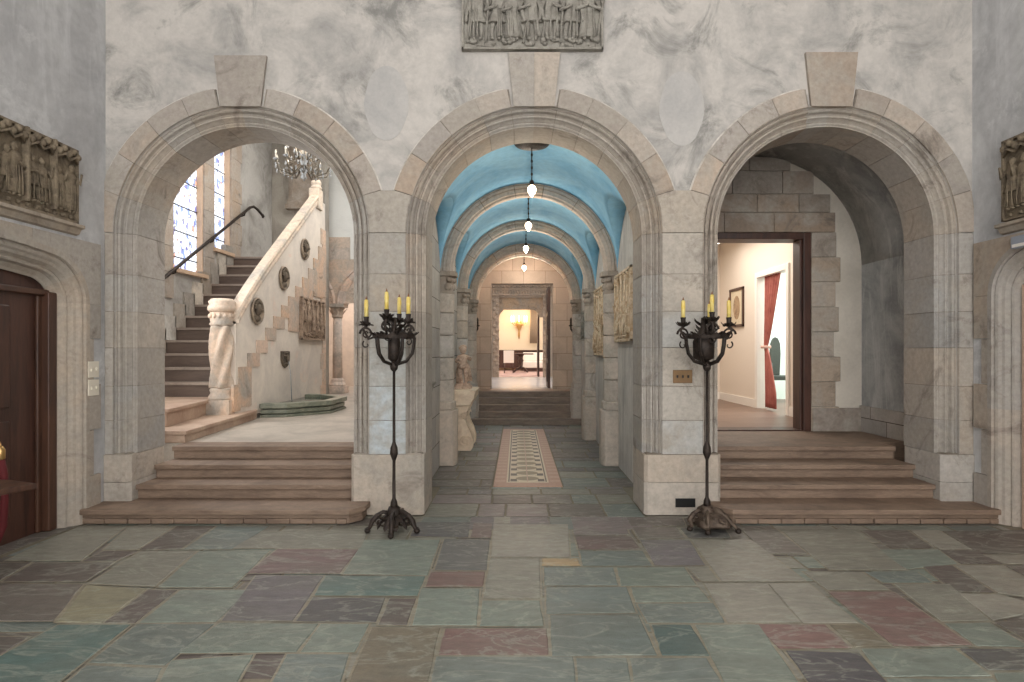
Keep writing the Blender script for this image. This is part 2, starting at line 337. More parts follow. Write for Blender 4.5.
rows(6.58, 12.05, -1.0, -.27, 'dslpDg', -.001); rows(6.58, 12.05, .505, 1.31, 'dslpDgS', -.001)
rows(11.42, 12.05, -.27, .505, 'dsl', -.001)
TS.build('floor', SLT, kind='structure')
# mosaic inlay
mo = MB(); cols = {'t': lin((186, 150, 132)), 'c': lin((214, 200, 176)), 'd': lin((104, 94, 84)), 'o': lin((150, 136, 112)), 'p': lin((196, 164, 146))}
def mrect(x0, y0, x1, y1, c, z): mo.col = cols[c]; mo.F([mo.V(p) for p in ((x0, y0, z), (x1, y0, z), (x1, y1, z), (x0, y1, z))])
y0, y1 = 6.62, 11.4
mo.col = cols['t']; mo.box((-.26, y0, -.02), (.5, y1, .001)); 
ym = y0+.1; k = 0
while ym < y1-.1:   # terracotta border tiles
    for xa in (-.25, -.19, .38, .44): mrect(xa, ym, xa+.055, ym+.1, 'p' if (k % 2) else 't', .0015)
    ym += .106; k += 1
mrect(-.12, y0+.16, .36, y1-.15, 'c', .002)
mrect(-.10, y0+.2, -.085, y1-.2, 'd', .0025); mrect(.325, y0+.2, .34, y1-.2, 'd', .0025)
ny = 14; st = (y1-y0-.42)/ny
for i in range(ny):
    ya = y0+.22+i*st
    for xa in (-.075, .215): mrect(xa, ya, xa+.1, ya+st*.42, 'd', .0025)
    mrect(.0, ya+st*.02, .24, ya+st*.98, 'c', .0026)
    mo.col = cols['o']; mo.F([mo.V((.12+.135*cos(a), ya+st*.5+st*.36*sin(a), .003)) for a in [2*pi*t/16 for t in range(16)]])
mrect(.114, y0+.2, .126, y1-.2, 'p', .0035)
tag(mo.build('mosaic_panel', MOS), 'long patterned mosaic strip set into corridor floor, terracotta border', 'mosaic')

# side walls, ceiling, arcade wall
def surf(name, polys, m, kind='structure', parent=None):
    b = MB()
    for p in polys: b.box(*p)
    return b.build(name, m, kind=kind, parent=parent)
DLY0, DLY1 = 3.42, 5.0
surf('wall_left', [((XL-.6, -3, 0), (XL, DLY0-.19, 7.4)), ((XL-.6, DLY1+.19, 0), (XL, YW+.1, 7.4)), ((XL-.6, DLY0-.19, 2.36), (XL, DLY1+.19, 7.4))], PLS)
DRY0, DRY1 = 3.5, 5.03
surf('wall_right', [((XR, -3, 0), (XR+.6, DRY0-.19, 7.4)), ((XR, DRY1+.19, 0), (XR+.6, YW+.1, 7.4)), ((XR, DRY0-.19, 2.44), (XR+.6, DRY1+.19, 7.4))], PLS)
surf('ceiling', [((XL-.6, -3, 7.4), (XR+.6, YB, 7.6))], PL)
poly = [(XL-.6, 0)]
for c in CX:
    poly.append((c-RI-.012, 0))
    for k in range(41): a = pi-pi*k/40; poly.append((c+(RI+.012)*cos(a), CZ+(RI+.012)*sin(a)))
    poly.append((c+RI+.012, 0))
poly += [(XR+.6, 0), (XR+.6, 7.4), (XL-.6, 7.4)]
b = MB(); b.prism(poly, lambda u, v: (u, YW+.105, v), lambda u, v: (u, YB-.01, v)); b.build('wall_arcade', PL, kind='structure')
# front plaster skin of the arcade wall (holes at moulding radius)
poly = [(XL-.3, 0)]
for c in CX:
    r = RM-.01; poly.append((c-r, 0))
    for k in range(41): a = pi-pi*k/40; poly.append((c+r*cos(a), CZ+r*sin(a)))
    poly.append((c+r, 0))
poly += [(XR+.3, 0), (XR+.3, 7.4), (XL-.3, 7.4)]
b = MB(); b.prism(poly, lambda u, v: (u, YW+.02, v), lambda u, v: (u, YW+.11, v)); b.build('wall_arcade', PL, kind='structure')
for (ox_, oz_) in ((-1.19, 3.75), (1.50, 3.70)):   # faint oval plaster patches in the spandrels
    b = MB(); b.prism([(ox_+.2*cos(2*pi*k/40)*(1+.03*sin(k)), oz_+.34*sin(2*pi*k/40)) for k in range(40)], lambda u, v: (u, YW+.021, v), lambda u, v: (u*1.0, YW+.016, v)); b.build('wall_patch', mat('patch_plaster', (189, 185, 181), .9, mott=(172, 169, 167), mscale=1.8, fine=.06, bump=.15), kind='structure')
# arch mouldings and voussoirs
prof_raw = [(.165, .115), (.165, 0), (.158, 0), (.156, .018), (.145, .028), (.136, .018), (.125, .01), (.112, .02), (.104, .042), (.092, .05), (.082, .036), (.068, .036), (.06, .05), (.05, .068), (.04, .078), (.03, .066), (.018, .07), (.008, .09), (0, .1), (0, .53), (.165, .53)]
prof_m = [(o, d if d > .1 else d*1.35 if d < .06 else min(d*1.2, .099)) for o, d in prof_raw]
zc_ = [.55, .86, 1.17, 1.52, 1.85, 2.19, CZ]
angs = [0, 17, 33, 50, 66, 79.5]
clampx = lambda x: min(max(x, XL), XR)
for ai, c in enumerate(CX):
    b = MB(); g = .0022
    for sgn in (-1, 1):
        mpf = lambda u, v, d: (clampx(c+sgn*u), YW+d, v)
        for z0, z1 in zip(zc_, zc_[1:]):
            b.col = stone((168, 160, 151)) if z1 < 2.5 else stone((170, 160, 150))
            b.sweep([(RI, z0+g, 1, 0), (RI, z1-g, 1, 0)], prof_m, mpf)
        for a0, a1 in zip(angs, angs[1:]+[90]):
            b.col = stone((170, 160, 149)); a0 += .12; a1 -= .12 if a1 < 90 else 0
            th = [R(a0+(a1-a0)*k/5) for k in range(6)]
            b.sweep([(RI*cos(t), CZ+RI*sin(t), cos(t), sin(t)) for t in th], prof_m, mpf)
        # flat outer voussoirs above impost
        for a0, a1 in zip(angs[1:], angs[2:]):
            b.col = stone((170, 157, 145), 12)
            th = [R(a0+.15+(a1-a0-.3)*k/5) for k in range(6)]
            b.sweep([(RM*cos(t), CZ+RM*sin(t), cos(t), sin(t)) for t in th], [(.001, .06), (.001, 0), (RO-RM, 0), (RO-RM, .06)], mpf)
        if (ai, sgn) in ((0, -1), (2, 1)):
            b.col = stone((168, 156, 145), 5); b.sweep([(RM*cos(R(t)), CZ+RM*sin(R(t)), cos(R(t)), sin(R(t))) for t in (.3, 5, 10, 16.7)], [(.001, .06), (.001, 0), (RO-RM, 0), (RO-RM, .06)], mpf)
        b.col = lin((110, 100, 90))
        b.sweep([(RM*cos(R(t)), CZ+RM*sin(R(t)), cos(R(t)), sin(R(t))) for t in range(14 if (ai, sgn) not in ((0, -1), (2, 1)) else 2, 81, 3)], [(.001, .06), (.001, .006), (RO-RM-.004, .006), (RO-RM-.004, .06)], mpf)
        b.sweep([(RI+.008, zc_[0], 1, 0)]+[((RI+.008)*cos(R(t)), CZ+(RI+.008)*sin(R(t)), cos(R(t)), sin(R(t))) for t in range(0, 91, 5)], [(o*.98, d+.006 if d < .5 else d) for o, d in prof_m], mpf)
    for sgn in (-1, 1):
        b.col = lin((206, 200, 192)); b.sweep([((RO)*cos(R(t)), CZ+(RO)*sin(R(t)), cos(R(t)), sin(R(t))) for t in [17+k*2.1 for k in range(30)]], [(0, .03), (0, .008), (.014, .012), (.014, .03)], lambda u, v, d: (clampx(c+sgn*u), YW+d, v))
    # keystone on its own, tapering, proud of the wall
    k0 = CZ+RM+.0; kt = 4.17 + (.03 if ai else 0); tw = .237; bw_ = .185
    b.col = stone((166, 154, 143), 4)
    if ai == 1:
        for s0, s1 in ((-1, -.005), (.005, 1)):
            b.col = stone((178, 166, 154), 6)
            b.prism([(c+bw_*s0, k0-.02), (c+bw_*s1, k0-.02), (c+tw*s1, kt), (c+tw*s0, kt)], lambda u, v: (u, YW-.014, v), lambda u, v: (u, YW+.05, v))
    else:
        b.prism([(c-bw_, k0-.02), (c+bw_, k0-.02), (c+tw, kt), (c-tw, kt)], lambda u, v: (u, YW-.014, v), lambda u, v: (u, YW+.05, v))
    b.build('trim_%d' % (ai+1), ST, kind='structure')
# piers: face blocks between the mouldings, plinths
edges = [(XL, CX[0]-RM), (CX[0]+RM, CX[1]-RM), (CX[1]+RM, CX[2]-RM), (CX[2]+RM, XR)]
for pi_, (x0, x1) in enumerate(edges):
    b = MB(); g = .0022
    xa, xb = [(XL, CX[0]-RI), (CX[0]+RI, CX[1]-RI), (CX[1]+RI, CX[2]-RI), (CX[2]+RI, XR)][pi_]
    for z0, z1 in zip(zc_, zc_[1:]):
        base = (170, 161, 151)
        if pi_ == 1: base = (186, 190, 190) if z1 < 1.9 else (170, 161, 150)
        if pi_ == 2: base = (184, 177, 168)
        b.col = stone(base, 5)
        b.box((x0+g, YW, z0+g), (x1-g, YW+.1, z1-g))
        if pi_ in (1, 2): # narrow band strips of jamb
            pass
    # impost block, shaped to the two rings
    if pi_ in (1, 2):
        b.col = stone((172, 162, 150), 3); cl, cr_ = CX[pi_-1], CX[pi_]; q = []
        ta = [R(t) for t in (0, 4, 8, 12, 16.8)]
        q = [(cl+RM*cos(t), CZ+RM*sin(t)) for t in ta]
        zt = CZ+RO*sin(R(16.8)); xl_ = cl+RO*cos(R(16.8)); xr_ = cr_-RO*cos(R(16.8))
        q = [(cl+RM*cos(t)+g, CZ+g+RM*sin(t)*.995) for t in ta]+[(xl_, zt), (xr_, zt)]+[(cr_-RM*cos(t)-g, CZ+g+RM*sin(t)*.995) for t in ta[::-1]]
        b.prism(q, lambda u, v: (u, YW-.004, v), lambda u, v: (u, YW+.1, v))
    # plinth
    ch = .03
    zb = .55
    rowsz = [0, .3, .55] if pi_ != 1 else [0, .55]
    for z0, z1 in zip(rowsz, rowsz[1:]):
        b.col = stone((180, 171, 161), 5)
        l = xa if pi_ == 0 else xa+ch; r_ = xb if pi_ == 3 else xb-ch
        pl = [(l, YW-.01), (r_, YW-.01)]+([(xb, YW-.01+ch)] if pi_ != 3 else [])+[(xb, YB), (xa, YB)]+([(xa, YW-.01+ch)] if pi_ != 0 else [])
        b.zprism(pl, z0+.001, z1-.002)
    b.col = lin((120, 110, 98)); b.box((x0, YW+.006, .5), (x1, YW+.1, CZ)); b.box((xa+.02, YW+.01, 0), (xb-.02, YB-.02, .56))
    b.build('trim_%d' % (pi_+4), ST, kind='structure', bevel=.004)

# ---------------------------------------------------------------- steps of the side arches
RH = .13; fronts = [5.17, 5.55, 5.83, 6.13]
def steps(side):
    c = CX[0] if side < 0 else CX[2]
    b = MB(); xin = [c-RI, c+RI]; lo, hi = c-RI+.002, c+RI-.002
    for i in range(4):
        z0, z1 = RH*i, RH*(i+1); y0 = fronts[i]; y1 = 6.2 if i < 3 else 6.4
        if i == 0:
            if side < 0: pl = [(XL, y0), (-1.45, y0), (-1.36, y0+.1), (-1.36, YW-.012), (hi, YW-.012), (hi, y1), (lo, y1), (lo, YW-.012), (XL, YW-.012)]
            else: pl = [(1.86, y0), (XR, y0), (XR, YW-.012), (hi, YW-.012), (hi, y1), (lo, y1), (lo, YW-.012), (1.76, YW-.012), (1.76, y0+.1)]
        else: pl = [(lo, y0), (hi, y0), (hi, y1), (lo, y1)]
        b.zprism(pl, z0+(.05 if i == 0 else 0), z1-.045)
        if i == 0:
            x0_, x1_ = (XL, -1.47) if side < 0 else (1.88, XR); xx = x0_
            b.zprism([(x, y+(.012 if y < YW-.1 else 0)) for x, y in pl], 0, .05)
            while xx < x1_-.03: b.box((xx, y0-.004, .002), (min(xx+.19, x1_), y0+.05, .046)); xx += .2
        n = .032
        if i == 0:
            pl2 = [(x, (y-n if y < YW-.1 else y)) for x, y in pl]
            if side < 0: pl2[1] = (-1.45+.01, y0-n); pl2[2] = (-1.36+n, y0+.1); pl2[3] = (-1.36+n, YW-.012)
            else: pl2[0] = (1.85, y0-n); pl2[-1] = (1.76-n, y0+.1); pl2[-2] = (1.76-n, YW-.012)
        else: pl2 = [(lo, y0-n), (hi, y0-n), (hi, y1), (lo, y1)]
        b.zprism(pl2, z1-.045, z1)
    return b.build('floor_steps', SBR, kind='structure', bevel=.006)
steps(-1); steps(1)

# ---------------------------------------------------------------- stair hall (left)
XP = -3.75; XWN = -5.35
hf = MB(); hf.box((-6.5, 6.3, .3), (-1.25, 16.5, .519)); hf.build('floor_stair_hall', mat('hall_paving', (176, 166, 154), .5, mott=(150, 142, 132), mscale=2, fine=.1, bump=.15), kind='structure')
b = MB(); b.zprism([(-5.4, 6.32), (-3.5, 6.32), (XP+.06, 8.4), (XP+.02, 8.6), (-5.4, 8.6)], .52, .61)
b.zprism([(-5.4, 6.3), (-3.47, 6.3), (XP+.09, 8.4), (XP+.03, 8.6), (-5.4, 8.6)], .61, .65)
b.zprism([(-5.4, 6.55), (-3.86, 6.62), (-4.08, 7.96), (-4.08, 8.6), (-5.4, 8.6)], .65, .81)
b.zprism([(-5.4, 6.53), (-3.83, 6.6), (-4.05, 7.96), (-4.05, 8.6), (-5.4, 8.6)], .81, .85)
b.build('stair_landing', mat('landing_stone', (180, 156, 136), .6, mott=(156, 128, 110), mscale=2, fine=.1, bump=.2), kind='structure', bevel=.005)
nst = 12; TR = .27; SY0 = 8.3
b = MB(); bt = MB()
for i in range(nst):
    y0 = SY0+TR*i; z0 = .85+.2*i
    b.box((XWN, y0, z0 if i else .85), (XP-.2 if i < nst-1 else -4.2, y0+TR+.05 if i < nst-1 else 13.1, z0+.165))
    if i: b.box((XWN, y0, .6), (XP-.2, y0+TR, z0))
    bt.box((XWN, y0-.02, z0+.165), (XP-.2 if i < nst-1 else -4.2, y0+TR+.01 if i < nst-1 else 13.1, z0+.2))
so = b.build('staircase', STR, kind='structure'); bt.build('stair_treads', TRD, parent=so, kind='structure')
# window wall
WY = [(9.3, 10.22, 2.78), (10.56, 11.18, 3.3)]
b = MB()
b.box((XWN-.4, YB, .5), (XWN, 9.3, 6.4)); b.box((XWN-.4, 10.22, .5), (XWN, 10.56, 6.4)); b.box((XWN-.4, 11.18, .5), (XWN, 13.4, 6.4))
for y0, y1, z0 in WY: b.box((XWN-.4, y0, .5), (XWN, y1, z0)); b.box((XWN-.4, y0, 5.6), (XWN, y1, 6.4))
b.build('wall_stair_left', mat('stair_plaster', (176, 172, 166), .9, mott=(140, 136, 130), mscale=1.6, stain=((110, 104, 98), 1.2, .6), fine=.08, bump=.2), kind='structure')
# stone facing around windows + stepped skirting by the stair
b = MB(); r2 = random.Random(3)
def yblock(y0, y1, z0, z1, t=.03, base=(160, 146, 132)):
    b.col = stone(base, 8, r2); b.box((XWN-.05, y0+.003, z0+.003), (XWN+t, y1-.003, z1-.003))
for k in range(9):
    z = 2.3+.4*k
    for (ya, yb) in ((9.0, 9.3), (10.22, 10.56), (11.18, 11.55+.06*(k % 2))): yblock(ya, yb, z, z+.4)
for i in range(11):   # stepped blocks above the treads
    y = 8.3+TR*i; z = .85+.2*(i+1); yblock(y-.05, y+.25, z, z+.38, .035, (150, 140, 128) if i % 3 else (196, 190, 180))
b.build('trim_8', ST, kind='structure')
for wi, (y0, y1, z0) in enumerate(WY):
    b = MB(); b.col = lin((226, 172, 128)); b.box((XWN-.14, y1-.02, z0), (XWN-.0, y1, 5.6)); b.box((XWN-.14, y0, z0), (XWN, y0+.02, 5.6))
    b.box((XWN-.2, y0-.05, z0-.06), (XWN+.07, y1+.06, z0))
    wo = b.build('window_%d' % (wi+1), mat('window_stone_%d' % wi, (196, 168, 142), .8, fine=.08), kind='structure')
    g = MB(); g.box((XWN-.12, y0+.02, z0), (XWN-.1, y1-.02, 5.6)); g.build('pane', SG, parent=wo)
    f = MB(); ym = (y0+y1)/2
    for k in range(7): f.box((XWN-.1, y0+.02, z0+.42*k+.2), (XWN-.085, y1-.02, z0+.42*k+.215))
    f.build('glazing_bar', IR, parent=wo)
surf('wall_stair_back', [((XWN-.4, 13.1, .5), (-4.2, 13.4, 6.4))], mat('stair_back_plaster', (168, 162, 152), .9, mott=(138, 131, 122), mscale=1.2, fine=.08, bump=.2, streak=(124, 116, 108)), kind='structure')
surf('ceiling_stair_hall', [((-6.5, YB, 6.4), (-1.0, 16.5, 6.6))], PLC)
# engaged pilaster on back wall
b = MB(); x0 = P(291, 0, 13.1)[0]; x1 = P(316, 0, 13.1)[0]
b.col = lin((140, 126, 112)); b.box((x0, 12.96, 4.75), (x1, 13.12, 6.4)); b.box((x0-.06, 12.92, 4.55), (x1+.1, 13.12, 4.65)); b.box((x0-.03, 12.94, 4.65), (x1+.1, 13.12, 4.75)); b.box((x0+.05, 12.93, 4.8), (x0+.1, 13.0, 6.4)); b.box((x1-.1, 12.93, 4.8), (x1-.05, 13.0, 6.4))
b.build('trim_9', ST, kind='structure')

# balustrade: solid plastered parapet + coping + newel + end post
bal = thing('stair_balustrade', 'cream plastered stair parapet with sloping stone coping beside the ascending steps', 'balustrade', (0, 0, 0))
def zt(Y): return 2.12+.705*(Y-8.0)-.12*math.exp(-(Y-8.0)*2.2)
ys = [8.0+(11.72-8.0)*k/24 for k in range(25)]
b = MB(); pol = [(8.0, .6)]+[(y, zt(y)-.12) for y in ys if y <= 11.3]+[(11.3, zt(11.3)-.1), (11.72, zt(11.3)-.1), (11.72, .5)]
b.prism(pol, lambda u, v: (XP, u, v), lambda u, v: (XP-.1, u, v)); b.build('parapet_wall', PLW, parent=bal)
b = MB(); b.col = lin((206, 186, 166))
cp = [(XP+.04, -.15), (XP+.045, -.11), (XP+.02, -.08), (XP+.05, -.02), (XP+.03, .02), (XP-.1, .02), (XP-.13, -.02), (XP-.1, -.08), (XP-.12, -.15)]
rowsv = [[b.V((x, y, zt(y)+dz)) for x, dz in cp] for y in ys if y <= 11.3]
for r0, r1 in zip(rowsv, rowsv[1:]):
    for k in range(len(cp)): b.F((r0[k], r0[(k+1) % len(cp)], r1[(k+1) % len(cp)], r1[k]))
b.F(rowsv[0]); b.F(rowsv[-1][::-1]); b.build('coping', ST, parent=bal)
b = MB(); b.col = lin((214, 196, 176)); zp = zt(11.3)
b.box((XP-.14, 11.2, zp-.3), (XP+.05, 11.45, zp+.08)); b.lathe([(.09, .08), (.11, .11), (.08, .15), (.1, .2), (.07, .26), (.02, .29)], (XP-.04, 11.33, zp), 12); b.build('end_post', ST, parent=bal, bevel=.01)
b = MB(); nx, nyy = -3.93, 8.0
b.col = lin((208, 184, 162)); b.box((nx-.17, nyy-.17, .65), (nx+.17, nyy+.17, .84)); b.lathe([(.17, .84), (.17, .88), (.14, .93), (.155, .97), (.135, 1.0)], (nx, nyy, 0), 24)
def spiral(r, z, a): return r*(1+.2*sin(5*a-z*11)+.05*sin(10*a-z*22))
b.lathe([(.135, 1.0+.82*k/30) for k in range(31)], (nx, nyy, 0), 40, fn=spiral)
b.lathe([(.135, 1.82), (.158, 1.84), (.14, 1.87), (.148, 1.89), (.148, 2.0)], (nx, nyy, 0), 24)
for k in range(14): a = 2*pi*k/14; b.ell((nx+.15*cos(a), nyy+.15*sin(a), 1.95), (.025, .025, .035), 6, 4)
b.lathe([(.15, 2.0), (.178, 2.03), (.178, 2.07), (.155, 2.1), (.17, 2.14), (.13, 2.18), (.03, 2.19)], (nx, nyy, 0), 24)
b.build('newel', ST, parent=bal)
# stepped stones facing on parapet
b = MB(); r2 = random.Random(8)
def wallYZ(px, py): Y = -XP*600/(517-px); return Y, 1.5-(py-350)*Y/600
for (xa, xb, ya, yb) in ((233, 240, 385, 412), (238, 251, 367, 408), (247, 259, 353, 367), (256, 267, 340, 353), (265, 275.5, 327.5, 340), (273, 284, 316, 328), (281, 290, 305, 317), (288, 298, 296, 331), (295, 305, 286, 300), (302, 312, 277, 300), (308, 318, 268, 290), (313, 322, 258, 296), (318, 325, 246, 296)):
    Ya, Yb = wallYZ(xa, 0)[0], wallYZ(xb, 0)[0]; Yb = min(Yb, 11.72); z1 = 1.5-(ya-350)*Ya/600; z0 = 1.5-(yb-350)*Ya/600
    b.col = stone((204, 176, 154), 7, r2); kk = len(b.f)//6; b.box((XP-.03-.0015*kk, Ya, max(z0, .53)), (XP+.010+.0013*kk, Yb, z1))
for k in range(11):
    b.col = stone((206, 180, 160), 7, r2); b.box((XP-.03, 11.45 + .08*(k % 2), .53+.3*k), (XP+.014, 11.735, .825+.3*k))
b.build('stepped_quoins', ST, parent=bal)

# reliefs ---------------------------------------------------------
def figure(b, x, z0, h, r, yaw=0, pose=0):
    """small robed stone figure standing in relief: local x right, y out of the slab (towards -y), z up"""
    s_ = h; y = -.01
    n = 7
    ph = r.uniform(0, 6); wdt = r.uniform(.14, .17)
    prof = [(wdt*1.15, 0), (wdt*1.1, .12), (wdt*.9, .35), (wdt*.72, .52), (wdt*.8, .66), (wdt*.9, .74), (wdt*.6, .8), (.045, .83), (.04, .87)]
    lean = r.uniform(-.08, .08)
    old = b.M
    b.M = old @ Matrix.Translation((x, y, z0)) @ Matrix.Shear('XY', 4, (lean, 0)) @ Matrix.Scale(s_, 4) @ Matrix.Diagonal((1, .62, .95, 1))
    if r.random() < .45:
        prof = [(wdt*1.2, .3), (wdt*1.1, .36), (wdt*.75, .52), (wdt*.8, .66), (wdt*.9, .74), (wdt*.6, .8), (.045, .83), (.04, .87)]
        for sx in (-1, 1): b.tube([(sx*.06, -.02, .4), (sx*.08, -.06*(sx > 0), .22), (sx*.07, -.02, .04)], [.05, .042, .028], 7)
    b.lathe(prof, (0, 0, .06), 18, fn=lambda rr, zz, a: rr*(1+(.13*sin(n*a+ph+zz*3) if zz < .6 else 0))*(1 if abs(cos(a)) > 2 else (.75+.25*abs(cos(a)))))
    hx = r.uniform(-.02, .02)
    b.ell((hx, -.02, .96), (.065, .07, .085), 10, 7); b.ell((hx, .0, .985), (.08, .07, .085), 8, 6); b.ell((hx, -.09, .95), (.013, .02, .02), 6, 4)
    for sx in (-1, 1):
        k = r.random()
        sh = Vector((sx*.14, -.03, .8))
        if k < .4: el = sh+Vector((sx*.07, -.05, -.2)); hd = Vector((sx*.02, -.16, .66))
        elif k < .7: el = sh+Vector((sx*.07, -.06, -.12)); hd = el+Vector((-sx*.02, -.06, .2))
        else: el = sh+Vector((sx*.06, -.02, -.22)); hd = el+Vector((sx*.02, -.06, -.18))
        b.tube([sh, el, hd], [.05, .042, .028], 7); b.ell(hd, .032, 6, 5)
        b.ell((sx*.06, -.1, .03), (.035, .07, .03), 7, 4)
    for k in range(3): xx = r.uniform(-.1, .1); b.tube([(xx, -.12, .62), (xx*1.2, -.15, .3), (xx*1.4, -.15, .06)], [.012, .016, .02], 5)
    b.M = old
def rosettes(b, x0, x1, z, n, s):
    for k in range(n):
        x = x0+(x1-x0)*(k+.5)/n; b.ell((x, -.012, z), (s, .02, s*.6), 8, 5)
        for q in range(4): a = pi/4+q*pi/2; b.ell((x+s*.8*cos(a), -.012, z+s*.8*sin(a)), (s*.4, .015, s*.4), 6, 4)
def relief(name, label, M, W, H, mat_, figs, seed, bays=0, frame=.02, ground='rock', depth=.05, canopy=False, crowd=False, cat='relief panel'):
    r = random.Random(seed); root = thing(name, label, cat)
    b = MB(); b.M = M; b.box((-W/2, 0, 0), (W/2, .03, H)); b.build('slab', mat_, parent=root)
    b = MB(); b.M = M
    for q in (((-W/2, -.03, 0), (W/2, 0, frame)), ((-W/2, -.03, H-frame), (W/2, 0, H)), ((-W/2, -.03, 0), (-W/2+frame, 0, H)), ((W/2-frame, -.03, 0), (W/2, 0, H))): b.box(*q)
    for k in range(1, bays):
        x = -W/2+W*k/bays; b.box((x-.012, -.05, H*.1), (x+.012, 0, H))
        for t in (-.006, .006): b.tube([(x+t, -.05, H*.12), (x+t, -.05, H*.95)], .006, 6)
    b.build('frame', mat_, parent=root, bevel=.003)
    b = MB(); b.M = M
    zb = H*.1
    if bays:
        rosettes(b, -W/2+.02, W/2-.02, H*.07, bays*3, H*.025)
        for k in range(bays):
            xc = -W/2+W*(k+.5)/bays; bwd = W/bays
            for q in range(5): b.ell((xc+bwd*(-.36+.18*q), -.04, H*(.88+.05*(q % 2))), (bwd*.1, .035, H*.05), 7, 5)
            b.tube([(xc-bwd*.42, -.03, H*.8), (xc-bwd*.2, -.06, H*.86), (xc, -.05, H*.8), (xc+bwd*.2, -.06, H*.86), (xc+bwd*.42, -.03, H*.8)], H*.02, 6)
            for q in range(figs):
                figure(b, xc+bwd*(-.17+.31*(q/(max(figs-1, 1)))), H*.12, H*(.58+.08*r.random()), r)
    else:
        for q in range(figs):
            figure(b, -W/2+.06+(W-.12)*(q+.5)/figs, H*(.12 if not crowd else r.choice((.06, .12, .4))), H*(.74+.1*r.random() if not crowd else .5), r)
        for q in range(int(figs*3.5)):
            x = r.uniform(-W/2+.05, W/2-.05); z = r.uniform(.02, .12)*H+frame
            b.ell((x, -.015, z), (r.uniform(.02, .05), .025, r.uniform(.012, .03)), 8, 5)
        for q in range(figs+1):   # boughs / drapery between figures
            x = -W/2+.05+(W-.1)*q/figs; b.tube([(x, -.01, H*.1), (x+r.uniform(-.02, .05), -.03, H*.5), (x+r.uniform(-.02, .08), -.02, H*.92)], [.014, .01, .014], 6)
            for t in range(5): b.ell((x+r.uniform(-.02, .07), -.02, H*(.86+.02*t)), (.03, .02, .018), 7, 4)
    b.build('carved_figures', mat_, parent=root)
    return root
T = Matrix.Translation
def onleft(X, Yc, z): return T((X, Yc, z)) @ Matrix.Rotation(pi/2, 4, 'Z')     # local -y -> +x
def onright(X, Yc, z): return T((X, Yc, z)) @ Matrix.Rotation(-pi/2, 4, 'Z')   # local -y -> -x
relief('stone_relief', 'weathered grey carved relief of robed figures above the central keystone', T((.14, YW-.012, 4.215)), 1.28, .62, CVG, 7, 21, frame=.02)
relief('stone_relief', 'dark carved relief of paired figures in canopied bays on the left wall', onleft(XL+.031, 4.24, 2.56), 1.63, .62, CV, 2, 5, bays=6)
relief('stone_relief', 'dark carved relief cut by the right edge of the view, above right doorway', onright(XR-.031, 4.25, 2.58), 1.64, .68, CV, 2, 6, bays=5)
relief('stone_relief', 'nearest golden tan carved relief on the right corridor wall', onright(1.274, 7.15, 1.6), 1.1, .84, CVT, 5, 7, crowd=True, frame=.03)
relief('stone_relief', 'middle tan carved relief on right corridor wall between two pilasters', onright(1.274, 9.05, 1.42), 1.4, 1.04, CVT, 5, 8, crowd=True, frame=.03)
relief('stone_relief', 'small grey carved relief farthest along the right corridor wall', onright(1.274, 11.25, 1.68), .9, .56, CVG, 3, 9, frame=.03)
relief('stone_relief', 'square brown carved relief on stair parapet wall above the fountain', onleft(XP+.045, 10.9, 1.68), 1.22, .74, mat('relief_brown', (172, 150, 130), .9, mott=(120, 102, 88), mscale=9, fine=.2, bump=.6, bscale=40), 5, 10, crowd=True, frame=.03)
# ledges beneath the two side reliefs
for X, s_, ya, yb, z in ((XL, 1, 3.2, 5.1, 2.47), (XR, -1, 3.2, 5.12, 2.48)):
    b = MB(); b.col = lin((166, 152, 136)); b.prism([(0, 0), (.03, .01), (.05, .05), (.08, .06), (.08, .085), (0, .095)], lambda u, v: (X+s_*u, ya, z+v), lambda u, v: (X+s_*u, yb, z+v)); b.build('trim_10', ST, kind='structure')

# medallions, shield, fountain
med_l = ['lowest round carved medallion on stair wall, nearest the newel', 'middle round carved medallion on the cream stair wall', 'highest round carved medallion on the stair wall']
for i, (px, py, r_) in enumerate(((256, 311, .195), (283, 278, .19), (304, 249, .185))):
    Y, z = wallYZ(px, py); root = thing('stone_medallion', med_l[i], 'medallion', (XP, Y, z), 0, 'round medallions up the stair wall')
    b = MB(); b.M = Matrix.Rotation(pi/2, 4, 'Y'); b.lathe([(r_, 0.015), (r_, .03), (r_*.93, .045), (r_*.86, .035), (r_*.84, .012), (.01, .012)], (0, 0, 0), 32); b.build('disc', CVT if i == 9 else mat('medallion_stone_%d' % i, (158, 142, 124), .9, mott=(112, 100, 88), mscale=8, fine=.15, bump=.5), parent=root)
    b = MB(); b.M = Matrix.Rotation(pi/2, 4, 'Z'); rr = random.Random(i)
    b.ell((0, -.03, .02), (r_*.36, .05, r_*.46), 12, 8); b.ell((0, -.02, -r_*.55), (r_*.5, .035, r_*.25), 12, 6); b.ell((0, -.09, 0), (r_*.07, .025, r_*.12), 6, 5)
    for k in range(10): a = pi*k/9; b.ell((r_*.42*cos(a), -.03, .04+r_*.48*sin(a)), (r_*.14, .03, r_*.14), 7, 5)
    b.build('carved_head', CVB, parent=root)
Y, z = wallYZ(284.5, 359); root = thing('wall_spout', 'small carved shield water spout on wall above the fountain basin', 'fountain spout', (XP+.0, Y, z))
b = MB(); sh = [(-.17, .13), (.17, .13), (.17, -.02), (.1, -.11), (0, -.15), (-.1, -.11), (-.17, -.02)]
b.prism(sh, lambda u, v: (-.01, u, v), lambda u, v: (.03, u*.95, v*.95)); b.build('shield', CVB, parent=root, bevel=.008)
